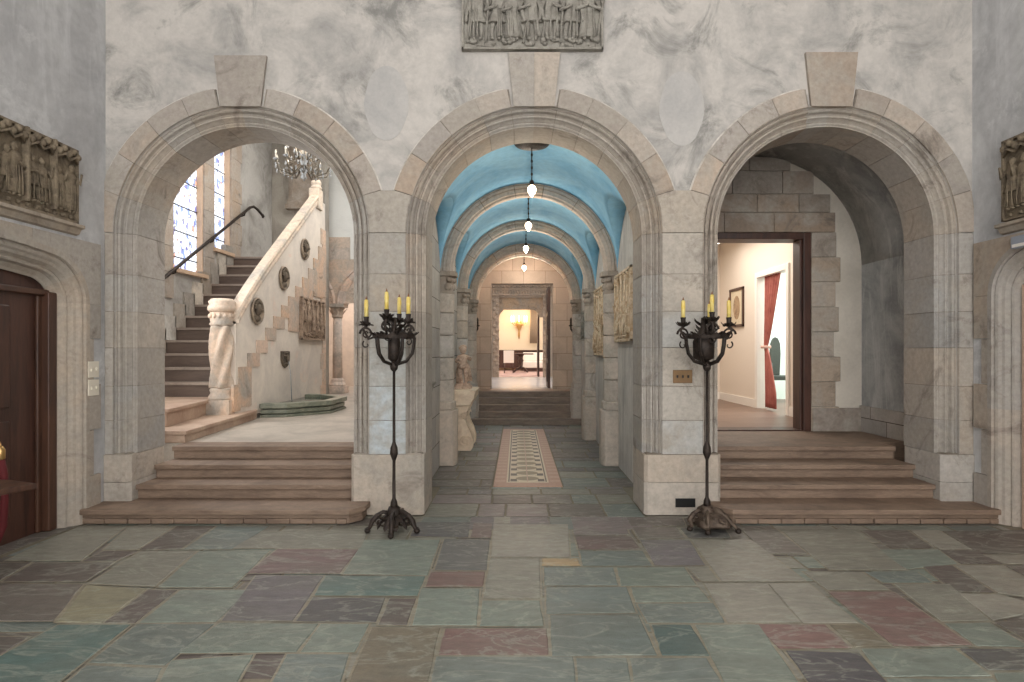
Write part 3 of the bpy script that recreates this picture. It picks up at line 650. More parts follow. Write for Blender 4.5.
b = MB(); b.ell((.04, -.06, .05), (.02, .03, .02)); b.ell((.04, .06, .05), (.02, .03, .02)); b.ell((.05, 0, 0), (.03, .03, .05)); b.ell((.04, 0, -.07), (.02, .05, .02)); b.tube([(.0, -.12, .09), (.04, 0, .1), (.0, .12, .09)], .014); b.build('mask', CVB, parent=root)
FY = 9.7
ft = thing('fountain', 'low green stone octagonal fountain basin against the stair wall', 'fountain', (XP+.02, FY, .52))
def octo(r): return [(0, -r)]+[(r*.93*cos(R(a)), r*sin(R(a))) for a in (-67, -24, 24, 67)]+[(0, r)]
b = MB()
for r0, z0, z1 in ((1.0, 0, .035), (.93, .035, .05), (.98, .05, .11), (.92, .11, .13)): b.zprism(octo(r0), z0, z1)
o1, o2 = octo(1.02), octo(.84)
for z0, z1, oo, ii in ((.13, .2, o1, o2),):
    n = len(oo)
    for k in range(n-1):
        for (a, c_) in ((z0, z1),):
            q = [(*oo[k], a), (*oo[k+1], a), (*ii[k+1], a), (*ii[k], a), (*oo[k], c_), (*oo[k+1], c_), (*ii[k+1], c_), (*ii[k], c_)]
            i_ = [b.V(p) for p in q]
            for f_ in ((0, 3, 2, 1), (4, 5, 6, 7), (0, 1, 5, 4), (1, 2, 6, 5), (2, 3, 7, 6), (3, 0, 4, 7)): b.F([i_[t] for t in f_])
b.build('basin', GST, parent=ft, bevel=.012)
b = MB(); b.zprism(octo(.85), .12, .155); b.build('water', WAT, parent=ft)
b = MB(); b.tube([(.04, 0, .8), (.07, 0, .6), (.09, 0, .16)], [.006, .007, .01], 6); b.build('water_jet', CRY, parent=ft)
# handrail on window wall
hr = thing('handrail', 'dark iron handrail on the stair window wall, ending in a curl', 'handrail')
b = MB(); X = XWN+.1
pts = [(X, 8.3, 2.2), (X, 9.07, 2.66), (X, 10.5, 3.52), (X, 11.8, 4.3), (X+.02, 11.92, 4.35), (X+.06, 12.0, 4.31), (X+.12, 12.15, 4.2)]
b.tube(pts, .026, 10); b.build('rail', IR, parent=hr)
b = MB(); c0 = Vector(pts[-1]); b.tube([c0+Vector((.0, .0, 0))+Vector((0, .05*cos(t)-.05, .05*sin(t)))*(1-t/12) for t in [k*.6 for k in range(12)]], .012, 8); b.build('curl', IR, parent=hr)
for y, z in ((9.25, 2.77), (10.4, 3.46), (11.6, 4.18)):
    b = MB(); b.tube([(XWN, y, z-.1), (XWN+.08, y, z-.08), (X, y, z)], .012, 8); b.lathe([(.03, 0), (.03, .01)], (0, 0, 0)) if False else None; b.build('bracket', IR, parent=hr)

# chandelier
def chandelier():
    root = thing('chandelier', 'crystal and gilt chandelier with curved arms hanging in the stair hall', 'chandelier', (-3.2, 9.0, 4.28))
    b = MB(); b.tube([(0, 0, .4), (0, 0, 2.12)], .01, 8); b.build('chain', IR, parent=root)
    b = MB(); b.lathe([(.02, -.22), (.05, -.2), (.03, -.15), (.06, -.08), (.04, 0), (.07, .08), (.03, .18), (.04, .3), (.02, .42)], n=14); b.build('stem', CRY, parent=root)
    for tier, (n, rr, zz) in enumerate(((10, .4, 0), (6, .24, .22))):
        for k in range(n):
            a = 2*pi*k/n+tier*.3; u = Vector((cos(a), sin(a), 0))
            b = MB(); b.tube([u*.04+Vector((0, 0, zz-.02)), u*rr*.45+Vector((0, 0, zz-.17)), u*rr*.85+Vector((0, 0, zz-.13)), u*rr+Vector((0, 0, zz))], .012, 7)
            b.tube([u*rr*.5+Vector((0, 0, zz-.16)), u*rr*.6+Vector((0, 0, zz-.02)), u*rr*.4+Vector((0, 0, zz+.02))], .008, 6); am = b.build('arm', mat('gilt', (104, 96, 84), .4, metal=.6, fine=.1) if tier == 0 and k == 0 else bpy.data.materials['gilt'], parent=root)
            b = MB(); p = u*rr; b.lathe([(.01, 0), (.035, .015), (.04, .025), (.015, .03)], (p.x, p.y, zz), 10); b.build('bobeche', CRY, parent=am)
            b = MB(); b.lathe([(.011, .03), (.011, .1), (.016, .12), (.003, .15)], (p.x, p.y, zz), 8); b.build('lamp', IVO, parent=am)
            for d in range(3):
                b = MB(); q = u*(rr*(1-.28*d)); zq = zz-.04-.05*(d % 2); b.ell((q.x, q.y, zq-.05), (.016, .016, .035), 6, 4)
                b.build('crystal_drop', CRY, parent=am)
chandelier()
point('chandelier_light', (-3.2, 9.0, 4.6), 8, (1, .85, .68), .2)
# arcade at the end of the hall: column with arches
YA = 13.75; xc = P(337.5, 0, 13.7)[0]
cr_ = thing('stone_column', 'slender round column with leafy capital beyond the stair wall end', 'column', (xc, 13.7, .52))
b = MB(); b.col = lin((222, 204, 190)); b.box((-.2, -.2, 0), (.2, .2, .16)); b.lathe([(.18, .16), (.19, .2), (.14, .26), (.15, .3), (.115, .34)], n=20); b.build('base', ST, parent=cr_, bevel=.01)
b = MB(); b.col = lin((224, 206, 192)); b.lathe([(.11, .34), (.1, 1.72)], n=20); b.build('shaft', ST, parent=cr_)
b = MB(); b.col = lin((210, 190, 172)); b.lathe([(.12, 1.72), (.125, 1.75), (.11, 1.77), (.14, 1.88), (.17, 1.95)], n=16)
for k in range(8): a = 2*pi*k/8; b.leaf((.11*cos(a), .11*sin(a), 1.76), (cos(a)*.3, sin(a)*.3, 1), (cos(a), sin(a), .1), .16, .04, .5)
b.box((-.19, -.19, 1.95), (.19, .19, 2.02)); b.build('capital', ST, parent=cr_)
b = MB(); r2 = random.Random(2)
def arcpts(cx, rr, z, a0, a1, n=14): return [(cx+rr*cos(R(a0+(a1-a0)*k/n)), z+rr*sin(R(a0+(a1-a0)*k/n))) for k in range(n+1)]
pol = [(-6.4, .5)]+[(xc-.19-1.1-.55, .5)]+arcpts(xc-.19-.8, .8, 2.54, 180, 0)+[(xc+.19, 2.54)]+arcpts(xc+.19+.8, .8, 2.54, 180, 0)+[(xc+1.79, .5), (-1.3, .5), (-1.3, 6.4), (-6.4, 6.4)]
pol[1] = (xc-1.79, .5)
b.prism(pol, lambda u, v: (u, YA-.15, v), lambda u, v: (u, YA+.15, v)); b.build('wall_gallery', mat('gallery_plaster', (218, 218, 214), .9, mott=(202, 202, 198), fine=.03, bump=.08), kind='structure')
b = MB()
for cxx in (xc-.99, xc+.99):
    for k in range(9):
        a0, a1 = 20*k+.5, 20*k+19.5; th = [R(a0+(a1-a0)*q/4) for q in range(5)]; b.col = stone((214, 190, 174), 6, r2)
        b.sweep([(cxx+.78*cos(t), 2.54+.78*sin(t), cos(t), sin(t)) for t in th], [(0, .3), (0, 0), (.05, -.03), (.06, 0), (.14, .0), (.16, -.03), (.2, .0), (.2, .3)], lambda u, v, d: (u, YA-.19+d, v))
for k in range(9):   # stepped ashlar above the springing
    zz = 2.56+.25*k; xa = xc-.45-.0*k; b.col = stone((200, 180, 164), 8, r2); wv = (.9, .9, .8, .8, .62, .62, .0, .0, .0)[k]
    if wv: b.box((xc-.3, YA-.165, zz), (xc-.3+wv, YA-.14, zz+.245))
b.build('trim_11', ST, kind='structure')
surf('wall_gallery_back', [((-6.4, 16.4, .5), (-1.3, 16.6, 6.4)), ((-6.6, 12, .5), (-6.4, 16.6, 6.4))], PLW)

# ---------------------------------------------------------------- corridor
CXc = .155; HW = 1.15
cl, cr2 = CXc-HW, CXc+HW
surf('wall_corridor_left', [((-1.28, YB-.01, 0), (cl, 13.8, 4.2))], STY)
surf('wall_corridor_right', [((cr2, YB-.01, 0), (1.54, 13.8, 4.2))], PLC)
# solid wall east of stair hall is the corridor wall
ribs = [7.9, 10.1, 12.3]
def vault(ya, yb, upper_mat, name):
    b = MB(); n = 24; b.smooth = True
    hh = lambda t: .02+.70*(max(sin(pi*min(1, max(0, (t-.07)/.86))), 0))**.62
    for sgn in (-1, 1):
        up = []; cell = []
        for i in range(n+1):
            t = i/n; Y = ya+(yb-ya)*t; h = hh(t); t0 = math.asin(min(1, h/HW))
            up.append([b.V((CXc+sgn*HW*cos(t0+(pi/2-t0)*k/12), Y, CZC-.007+HW*sin(t0+(pi/2-t0)*k/12))) for k in range(13)])
            cell.append([b.V((CXc+sgn*(HW+.02), Y, CZC-.007+h)), b.V((CXc+sgn*HW*cos(t0), Y, CZC-.007+h))])
        for G in (up, cell):
            for r0, r1 in zip(G, G[1:]):
                for k in range(len(r0)-1): b.F((r0[k], r0[k+1], r1[k+1], r1[k]))
    o = b.build(name, [upper_mat, PLC], kind='structure')
    md = o.modifiers.new('s', 'SOLIDIFY'); md.thickness = .08; md.offset = 1
    return o
# normals of an open shell: thickness added outside
ya = YB-.02
for k, r_ in enumerate(ribs):
    vault(ya, r_, BLU, 'ceiling_corridor'); ya = r_
vault(12.3, 13.8, PNK, 'ceiling_corridor')
for k, yr in enumerate(ribs+[12.95]):
    b = MB(); last = k == 3
    th = [(-0, 30), (30, 55), (55, 80), (80, 100), (100, 125), (125, 150), (150, 180)]
    pr = [(.18, -.085), (.14, -.085), (.13, -.1), (.1, -.1), (.09, -.08), (.04, -.08), (.03, -.06), (.01, -.05), (0, -.03), (0, .03), (.01, .05), (.03, .06), (.05, .08), (.18, .08)]
    ri = .985
    for a0, a1 in th:
        b.col = stone((190, 172, 156) if not last else (224, 208, 192), 6); t_ = [R(a0+.3+(a1-a0-.6)*q/5) for q in range(6)]
        b.sweep([(CXc+ri*cos(t), CZC+ri*sin(t), cos(t), sin(t)) for t in t_], pr, lambda u, v, d: (u, yr+d, v))
    b.col = lin((126, 112, 98)); b.sweep([(CXc+(ri+.008)*cos(R(t)), CZC+(ri+.008)*sin(R(t)), cos(R(t)), sin(R(t))) for t in range(0, 181, 10)], pr, lambda u, v, d: (u, yr+d*.97, v))
    b.build('trim_%d' % (12+k), ST, kind='structure')
    if last: continue
    for sgn in (-1, 1):
        xf = CXc+sgn*.985; xw = CXc+sgn*(HW+.01); zb0 = 0 if k < 2 else 0
        b = MB()
        for q in range(5):
            z0 = .82+q*.29; b.col = stone((188, 178, 168), 6)
            b.zprism([(xw, yr-.14), (CXc+sgn*1.05, yr-.13), (xf, yr-.06), (xf, yr+.06), (CXc+sgn*1.05, yr+.13), (xw, yr+.14)], z0+.002, min(z0+.288, 2.25))
        b.col = stone((184, 174, 164), 6)
        b.zprism([(xw, yr-.19), (CXc+sgn*.98, yr-.18), (xf-sgn*.045, yr-.1), (xf-sgn*.045, yr+.1), (CXc+sgn*.98, yr+.18), (xw, yr+.19)], 0, .72)
        b.zprism([(xw, yr-.17), (CXc+sgn*1.0, yr-.16), (xf-sgn*.02, yr-.08), (xf-sgn*.02, yr+.08), (CXc+sgn*1.0, yr+.16), (xw, yr+.17)], .72, .83)
        o = b.build('trim_%d' % (20+k), ST, kind='structure', bevel=.015)
        b = MB(); b.col = lin((150, 136, 122)); b.zprism([(xw, yr-.14), (CXc+sgn*1.05, yr-.13), (xf, yr-.07), (xf, yr+.07), (CXc+sgn*1.05, yr+.13), (xw, yr+.14)], 2.23, 2.27)
        for q in range(7):
            yy = yr-.13+.26*q/6; xx = CXc+sgn*(1.0+.06*abs(q-3)/3); b.ell((xx, yy, 2.32), (.04, .035, .05), 7, 5); b.ell((xx-sgn*.02, yy, 2.41), (.035, .03, .035), 7, 5)
        b.zprism([(xw, yr-.17), (CXc+sgn*1.02, yr-.16), (xf-sgn*.04, yr-.1), (xf-sgn*.04, yr+.1), (CXc+sgn*1.02, yr+.16), (xw, yr+.17)], 2.46, 2.52)
        b.zprism([(xw, yr-.13), (CXc+sgn*1.06, yr-.12), (xf+sgn*.01, yr-.06), (xf+sgn*.01, yr+.06), (CXc+sgn*1.06, yr+.12), (xw, yr+.13)], 2.27, 2.47)
        b.build('capital', ST, parent=o)
# corridor steps + upper floor
b = MB()
for i in range(5):
    y0 = 12.0+.25*i; b.box((cl, y0, .12*i), (cr2, 13.3, .12*i+.09)); b.box((cl, y0-.02, .12*i+.085), (cr2, 13.3, .12*i+.12))
b.build('floor_corridor_steps', SDK, kind='structure', bevel=.006)
surf('floor_upper', [((cl, 13.2, .3), (cr2, 14.0, .6))], mat('upper_stone', (176, 150, 130), .4, mott=(150, 130, 114), fine=.08))
# end wall with opening
b = MB(); ox0, ox1, oz = -.59, .83, 3.03
b.box((-1.3, 13.8, .5), (ox0, 14.05, 4.3)); b.box((ox1, 13.8, .5), (1.6, 14.05, 4.3)); b.box((ox0, 13.8, oz), (ox1, 14.05, 4.3))
b.build('wall_corridor_end', mat('end_wall_stone', (200, 184, 170), .85, mott=(184, 168, 154), mscale=2, fine=.06, bump=.15, brick=('X', .5, .38, (190, 180, 170), (.1, .1))), kind='structure')
dr = MB(); dr.box((.72, 14.06, .61), (.78, 14.85, 2.98)); 
for k in range(4): dr.box((.705, 14.14, .75+.55*k), (.72, 14.78, 1.2+.55*k))
tag(dr.build('open_door', WD, bevel=.004), 'dark wooden door standing open at the far corridor doorway', 'door')
# lobby and far room
surf('floor_lobby', [((-2.4, 14.0, .4), (3, 20.0, .6))], WFL)
surf('wall_lobby', [((-2.6, 14.05, .5), (-2.4, 20, 4.2)), ((3, 14.05, .5), (3.2, 20, 4.2)), ((-2.6, 20, .5), (-.72, 20.3, 4.4)), ((1.05, 20, .5), (3.2, 20.3, 4.4)), ((-.72, 20, 3.25), (1.05, 20.3, 4.4))], PLW)
surf('ceiling_lobby', [((-2.6, 14.05, 4.2), (3.2, 28, 4.4))], WH)
surf('floor_far_room', [((-4, 20.0, .4), (5, 28.0, .6))], mat('rug_floor', (206, 178, 170), .7, mott=(150, 110, 110), mscale=3, fine=.1))
surf('wall_far_room', [((-4, 27.0, .5), (5, 27.2, 4.4)), ((-4.2, 20, .5), (-4, 27, 4.4)), ((5, 20, .5), (5.2, 27, 4.4))], mat('far_wall_cream', (240, 224, 198), .8, fine=.02))
fr = thing('carved_doorway', 'ornate carved stone door surround framing the far room', 'door surround', (0, 0, 0))
r2 = random.Random(12)
for xa, xb in ((-.8, -.6), (.86, 1.1)):
    b = MB(); b.col = lin((190, 170, 152)); b.box((xa, 19.8, .6), (xb, 20.05, 3.3))
    for k in range(18): b.ell(((xa+xb)/2+.05*(-1)**k, 19.78, .75+.14*k), (.07, .06, .06), 7, 5)
    b.build('jamb', ST, parent=fr)
b = MB(); b.col = lin((196, 176, 156)); b.box((-.85, 19.75, 3.3), (1.15, 20.05, 3.72))
for k in range(22):
    x = -.78+1.86*k/21; b.ell((x, 19.74, 3.6+.03*(k % 2)), (.06, .06, .06), 7, 5); b.ell((x, 19.74, 3.4), (.035, .05, .05), 6, 4)
b.box((-.9, 19.65, 3.72), (1.2, 20.05, 3.8)); b.box((-.85, 19.7, 3.48), (1.15, 19.8, 3.52)); b.build('lintel', ST, parent=fr)
b = MB(); b.col = lin((190, 166, 140)); b.prism([(-.72, 3.28), (-.72, 2.6), (-.6, 2.6), (-.58, 2.7), (-.45, 2.86), (.6, 2.86), (.72, 2.7), (.74, 2.6), (.86, 2.6), (.86, 3.28)], lambda u, v: (u, 20.06, v), lambda u, v: (u, 20.28, v)); b.build('inner_lintel', ST, parent=fr)
b = MB(); b.box((.7, 20.3, .6), (.76, 21.1, 2.85)); tag(b.build('open_door', WD, bevel=.005), 'narrow dark door leaf folded back inside the carved doorway', 'door')
# far room furniture
sb = thing('sideboard', 'long dark sideboard against the far cream wall', 'sideboard', (.0, 26.4, .6))
b = MB(); b.box((-1.2, -.3, .12), (1.2, .35, .85)); b.build('body', WD, parent=sb, bevel=.01)
b = MB(); b.box((-1.25, -.34, .85), (1.25, .4, .9)); b.build('top', WDL, parent=sb, bevel=.01)
for sx in (-1.1, 1.1): b = MB(); b.box((sx-.05, -.28, 0), (sx+.05, -.18, .12)); b.build('leg', WD, parent=sb)
tb = thing('centre_table', 'dark pedestal table standing in the far room', 'table', (.15, 24.0, .6))
b = MB(); b.lathe([(.5, .72), (.52, .74), (.5, .77)], n=28); b.build('tabletop', WD, parent=tb)
b = MB(); b.lathe([(.16, .12), (.09, .2), (.06, .35), (.12, .48), (.06, .6), (.14, .72)], n=16); b.build('pedestal', WD, parent=tb)
for k in range(4): a = pi/4+k*pi/2; b = MB(); b.tube([(0, 0, .2), (.22*cos(a), .22*sin(a), .16), (.38*cos(a), .38*sin(a), .03)], [.05, .04, .03], 8); b.build('leg', WD, parent=tb)
chh = thing('white_chair', 'small white chair beside the dark pedestal table', 'chair', (-.32, 23.4, .6))
b = MB(); b.box((-.2, -.2, .4), (.2, .2, .46)); b.build('seat', WH, parent=chh, bevel=.01)
b = MB(); b.box((-.2, -.2, .46), (.2, -.16, .88)); b.build('backrest', WH, parent=chh, bevel=.01)
for sx in (-.17, .17):
    for sy in (-.17, .17): b = MB(); b.tube([(sx, sy, 0), (sx, sy, .4)], [.014, .022], 8); b.build('leg', WD, parent=chh)
bn = thing('pale_sofa', 'long pale upholstered sofa in the far room', 'sofa', (1.0, 25.3, .6))
b = MB(); b.box((-.75, -.35, .15), (.75, .35, .42)); b.build('seat', WH, parent=bn, bevel=.04)
b = MB(); b.box((-.75, .2, .42), (.75, .38, .8)); b.build('backrest', WH, parent=bn, bevel=.04)
b = MB(); b.box((-.7, -.3, 0), (.7, .3, .15)); b.build('base', WD, parent=bn)
ws = thing('wall_sconce', 'glowing gilt candle sconce on far cream wall seen through both doorways', 'sconce', (.09, 26.98, 2.75))
b = MB(); b.lathe([(.02, -.75), (.05, -.6), (.03, -.4), (.12, -.2), (.16, 0), (.04, .05)], (0, -.12, 0), 14); b.build('stem', BR, parent=ws)
for k in range(5):
    a = pi+pi*k/4; u = Vector((cos(a), sin(a), 0)); b = MB(); b.tube([(0, -.12, -.1), (.2*u.x, -.12+.15*u.y, -.16), (.34*u.x, -.12+.22*u.y, 0)], .015, 7); arm = b.build('arm', BR, parent=ws)
    b = MB(); b.lathe([(.02, .0), (.02, .14), (.035, .19), (.005, .3)], (.34*u.x, -.12+.22*u.y, 0), 8); b.build('bulb', GLOW, parent=arm)
point('sconce_glow', (.09, 26.3, 3.0), 14, (1, .7, .42), .15)
b = MB()
for k in range(5): b.tube([(.62+.06*k, 26.8, 1.8), (.64+.05*k, 26.8, 3.5)], [.05, .04], 8)
tag(b.build('curtain', mat('grey_curtain', (150, 134, 116), .9)), 'narrow grey curtain hanging by the far cream wall', 'curtain')

# pendants
def pendant(Y, zb, label, cap):
    root = thing('pendant_lamp', label, 'pendant lamp', (CXc*1.0+(Y-9)*-.0, Y, zb), 0, 'pendants along the corridor vault')
    top = CZC+HW-zb
    b = MB(); b.tube([(0, 0, .09), (0, 0, top+.0)], .006, 6)
    k = 0
    z = .12
    while z < top: b.ell((0, 0, z), (.012 if k % 2 else .006, .006 if k % 2 else .012, .02), 6, 4); z += .034; k += 1
    b.build('chain', IR, parent=root)
    b = MB(); b.lathe([(.02, -.05), (.1, -.04), (.17, -.02), (.19, .0), (.19, .03)] if Y < 7 else [(.015, -.02), (.04, -.01), (.05, .03)], (0, 0, top-.02), 24); b.build('ceiling_rose', IR, parent=root)
    b = MB(); b.lathe([(.006, .1), (.022, .08), (.026, .05), (.032, .045), (.032, .035)], n=12); b.build('socket', IR, parent=root)
    b = MB(); b.lathe([(.02, .04), (.042, .01), (.045, -.015), (.03, -.05), (.012, -.075), (.003, -.085)], n=12); b.build('bulb', BULB, parent=root)
    point('pendant_light', (CXc, Y, zb-.14), 8 if Y < 7 else 15, (1, .88, .74), .05)
pendant(6.27, 1.5+161*6.27/600, 'nearest pendant bulb hanging on a long chain from blue vault', 0)
pendant(8.15, 1.5+125*8.15/600, 'second pendant bulb hanging from the blue vault', 0)
pendant(10.35, 1.5+102*10.35/600, 'third pendant bulb, small against the pale vault', 0)
pendant(13.1, 1.5+83*13.1/600, 'farthest pendant bulb, under pink vault before the far doorway', 0)
# dark sconces at corridor end
for (px, label) in ((478, 'dark iron sconce at left of the far corridor doorway'), (566, 'dark iron sconce at right of the far corridor doorway')):
    sg = -1 if px < 500 else 1; X = cl if sg < 0 else cr2
    root = thing('wall_sconce', label, 'sconce', (X, 12.75, 1.95), 0, 'iron sconces flanking the steps')
    b = MB(); b.box((0, -.05, -.2), (-sg*.02, .05, .2)); b.build('backplate', IR, parent=root, bevel=.004)
    for dy in (-.09, .09):
        b = MB(); b.tube([(-sg*.02, 0, -.05), (-sg*.1, dy*.6, -.1), (-sg*.16, dy, 0), (-sg*.16, dy, .05)], .012, 7); b.lathe([(.01, .05), (.035, .06), (.04, .08), (.02, .08)], (-sg*.16, dy, 0), 8); am = b.build('arm', IR, parent=root)
        b = MB(); b.lathe([(.013, .08), (.013, .2), (.004, .24)], (-sg*.16, dy, 0), 8); b.build('candle', IR, parent=am)
# small bracket on left corridor wall
b = MB(); b.lathe([(.015, -.1), (.03, -.06), (.05, 0), (.07, .02), (.07, .035), (.02, .04)], (cl+.05, 6.5, 1.12), 12); tag(b.build('stone_bracket', CVG), 'small carved bracket low on left corridor wall past the arch', 'bracket')

# console with scroll support + cherub statue
cn = thing('console_table', 'cream stone console table on scroll supports along the left corridor wall', 'console table', (cl+.004, 9.35, 0))
b = MB(); b.col = lin((222, 198, 172))
b.prism([(0, .68), (.3, .68), (.33, .74), (.36, .78), (.36, .84), (.38, .86), (.38, .9), (0, .9)], lambda u, v: (u, -.5, v), lambda u, v: (u, .48, v)); b.build('tabletop', CRM, parent=cn, bevel=.006)
scr = [(0, 0), (.3, 0), (.33, .04), (.335, .14), (.3, .26), (.25, .36), (.22, .46), (.24, .56), (.29, .68), (0, .68)]
for yy in (-.42, .2):
    b = MB(); b.prism(scr, lambda u, v: (u, yy, v), lambda u, v: (u, yy+.2, v))
    b.M = Matrix.Identity(4)
    for cx_, cz_, rr in ((.22, .14, .09), (.2, .52, .06)):
        b.tube([(cx_+rr*(1-t/14)*cos(t), yy-.012, cz_+rr*(1-t/14)*sin(t)) for t in [k*.5 for k in range(24)]], .012, 6)
    b.build('scroll_support', CRM, parent=cn, bevel=.012)
stt = thing('cherub_statue', 'small carved stone cherub statue on the cream console', 'statue', (cl+.16, 9.3, .9))
SM = mat('statue_stone', (206, 180, 160), .85, mott=(160, 134, 118), mscale=14, fine=.12, bump=.3)
b = MB(); b.box((-.13, -.13, 0), (.13, .13, .05)); b.box((-.11, -.11, .05), (.11, .11, .08)); b.build('base', SM, parent=stt, bevel=.006)
b = MB()
def skinfig():
    me = bpy.data.meshes.new('cherub_body')
    v = [(0, 0, .36), (0, 0, .44), (0, .0, .5), (0, -.01, .545), (.045, 0, .33), (.05, -.03, .22), (.045, .0, .1), (.045, -.05, .085), (-.04, 0, .33), (-.05, -.05, .24), (-.02, .01, .11), (-.02, -.04, .09), (.065, 0, .49), (.12, -.02, .45), (.09, -.09, .5), (-.065, 0, .49), (-.11, -.03, .42), (-.04, -.1, .41)]
    e = [(0, 1), (1, 2), (2, 3), (0, 4), (4, 5), (5, 6), (6, 7), (0, 8), (8, 9), (9, 10), (10, 11), (2, 12), (12, 13), (13, 14), (2, 15), (15, 16), (16, 17)]
    rr = [.07, .062, .058, .03, .05, .04, .024, .02, .05, .04, .024, .02, .032, .026, .018, .032, .026, .018]
    me.from_pydata(v, e, []); me.materials.append(SM); o = bpy.data.objects.new('body', me); C.objects.link(o); o.parent = stt
    o.modifiers.new('skin', 'SKIN'); s_ = o.modifiers.new('sub', 'SUBSURF'); s_.levels = s_.render_levels = 2
    for i, q in enumerate(me.skin_vertices[0].data if me.skin_vertices else []): q.radius = (rr[i], rr[i])
    return o, me, rr
o_, me_, rr_ = skinfig()
if me_.skin_vertices:
    for i, q in enumerate(me_.skin_vertices[0].data): q.radius = (rr_[i], rr_[i])
b.ell((0, -.02, .6), (.052, .056, .064), 14, 10); b.ell((0, -.078, .595), (.009, .014, .014), 7, 5); b.ell((.02, -.068, .61), .008, 6, 4); b.ell((-.02, -.068, .61), .008, 6, 4); b.ell((0, -.066, .572), (.014, .008, .005), 6, 4)
b.build('head', SM, parent=stt)
b = MB(); rr = random.Random(4)
for k in range(26):
    a = rr.uniform(0, 2*pi); e_ = rr.uniform(.1, 1.4); b.ell((.055*cos(a)*cos(e_), .0+.055*sin(a)*cos(e_), .61+.06*sin(e_)), .018, 6, 4)
b.build('hair', SM, parent=stt)
b = MB(); b.tube([(-.07, -.03, .36), (0, -.085, .33), (.07, -.04, .36), (.09, .03, .3), (.1, .04, .12)], [.03, .035, .03, .03, .04], 8); b.tube([(-.06, .03, .08), (-.08, .04, .25), (-.06, .05, .36)], [.05, .04, .03], 8); b.build('drapery', SM, parent=stt)

# ---------------------------------------------------------------- vestibule (right arch) and parlour
VX0, VX1, VY = 1.54, 4.17, 7.26
surf('floor_vestibule', [((VX0, 6.4, .3), (VX1, VY+.0, .52))], SBR)
b = MB(); b.box((VX1, YB-.01, 0), (VX1+.3, VY+.2, 4.2)); b.build('wall_vestibule_right', PLV, kind='structure')
b = MB(); b.box((VX1-.03, YB, .52), (VX1+.02, VY, .83)); b.build('baseboard_vestibule', STY, kind='structure', bevel=.004)
surf('wall_vestibule_left', [((1.5, YB-.01, 0), (VX0, VY+.2, 4.2))], PLV)
b = MB(); b.smooth = True; rows_ = []
for Y in (YB-.02, 6.6, VY+.02): rows_.append([b.V((CX[2]+1.315*cos(pi*k/32), Y, CZC+1.315*sin(pi*k/32))) for k in range(33)])
for r0, r1 in zip(rows_, rows_[1:]):
    for k in range(32): b.F((r0[k], r0[k+1], r1[k+1], r1[k]))
o = b.build('ceiling_vestibule', PLV, kind='structure'); md = o.modifiers.new('s', 'SOLIDIFY'); md.thickness = .06; md.offset = 1
DX0, DX1, DZ = 2.25, 3.46, 2.84     # clear opening
b = MB(); b.box((1.5, VY, .52), (DX0-.09, VY+.25, 4.2)); b.box((DX1+.09, VY, .52), (VX1+.3, VY+.25, 4.2)); b.box((DX0-.09, VY, DZ+.08), (DX1+.09, VY+.25, 4.2))
b.build('wall_vestibule_end', mat('vest_end_plaster', (208, 200, 188), .9, mott=(190, 182, 170), fine=.05, bump=.1), kind='structure')
b = MB(); r2 = random.Random(6); re = [3.88, 3.84, 3.9, 3.82, 3.88, 3.84, 3.9, 3.85]
for k in range(8):
    z0 = .52+.3*k; z1 = z0+.3
    if z1 > DZ+.08: z1 = DZ+.08
    b.col = stone((168, 154, 140), 9, r2); b.box((DX1+.09, VY-.03, z0+.003), (re[k], VY, z1-.003)); b.col = stone((168, 154, 140), 9, r2); b.box((1.56, VY-.03, z0+.003), (DX0-.09, VY, z1-.003))
for (za, zb_, xr, js) in ((2.92, 3.16, 3.84, (2.5, 3.1)), (3.16, 3.38, 3.78, (2.2, 2.9, 3.4)), (3.38, 3.66, 3.58, (2.6, 3.2)), (3.66, 3.83, 3.3, (2.8,))):
    xs = [1.95 if za > 3.3 else 1.7]+list(js)+[xr]
    for xa, xb in zip(xs, xs[1:]): b.col = stone((150, 136, 124), 8, r2); b.box((xa+.003, VY-.03, za+.003), (xb-.003, VY, zb_-.003))
b.box((DX1+.1, VY-.045, .52), (VX1, VY-.0, .8)); b.build('trim_30', ST, kind='structure', bevel=.004)
dfm = MB()
for q in (((DX0-.09, VY-.02, .52), (DX0, VY+.27, DZ+.08)), ((DX1, VY-.02, .52), (DX1+.09, VY+.27, DZ+.08)), ((DX0, VY-.02, DZ), (DX1, VY+.27, DZ+.08)), ((DX1-.03, VY+.02, .52), (DX1, VY+.2, DZ)), ((DX0, VY-.01, .52), (DX1, VY+.27, .535))): dfm.box(*q)
dfm.build('door_1', WD, kind='structure', bevel=.006)
PX = 4.06
surf('floor_parlour', [((1.5, VY+.25, .4), (4.8, 12.2, .52)), ((4.8, 8.4, .4), (6.6, 12.0, .52))], WDF)
surf('wall_parlour_right', [((PX, VY+.25, .52), (PX+.12, 9.0, 3.6)), ((PX, 10.1, .52), (PX+.12, 12.2, 3.6)), ((PX, 9.0, 2.72), (PX+.12, 10.1, 3.6))], CR)
surf('wall_parlour_back', [((1.4, 12.0, .52), (PX+.1, 12.2, 3.6)), ((1.42, VY+.25, .52), (1.56, 12.2, 3.6))], CR)
surf('ceiling_parlour', [((1.4, VY+.2, 3.6), (6.8, 12.3, 3.7))], WH)
surf('baseboard_parlour', [((PX-.02, VY+.27, .52), (PX, 8.93, .66)), ((PX-.02, 10.17, .52), (PX, 12, .66)), ((1.56, 11.98, .52), (PX, 12, .66))], WH)
b = MB()
for q in (((PX-.03, 8.92, .521), (PX+.14, 9.01, 2.8)), ((PX-.03, 10.09, .521), (PX+.14, 10.18, 2.8)), ((PX-.03, 9.01, 2.71), (PX+.14, 10.09, 2.8))): b.box(*q)
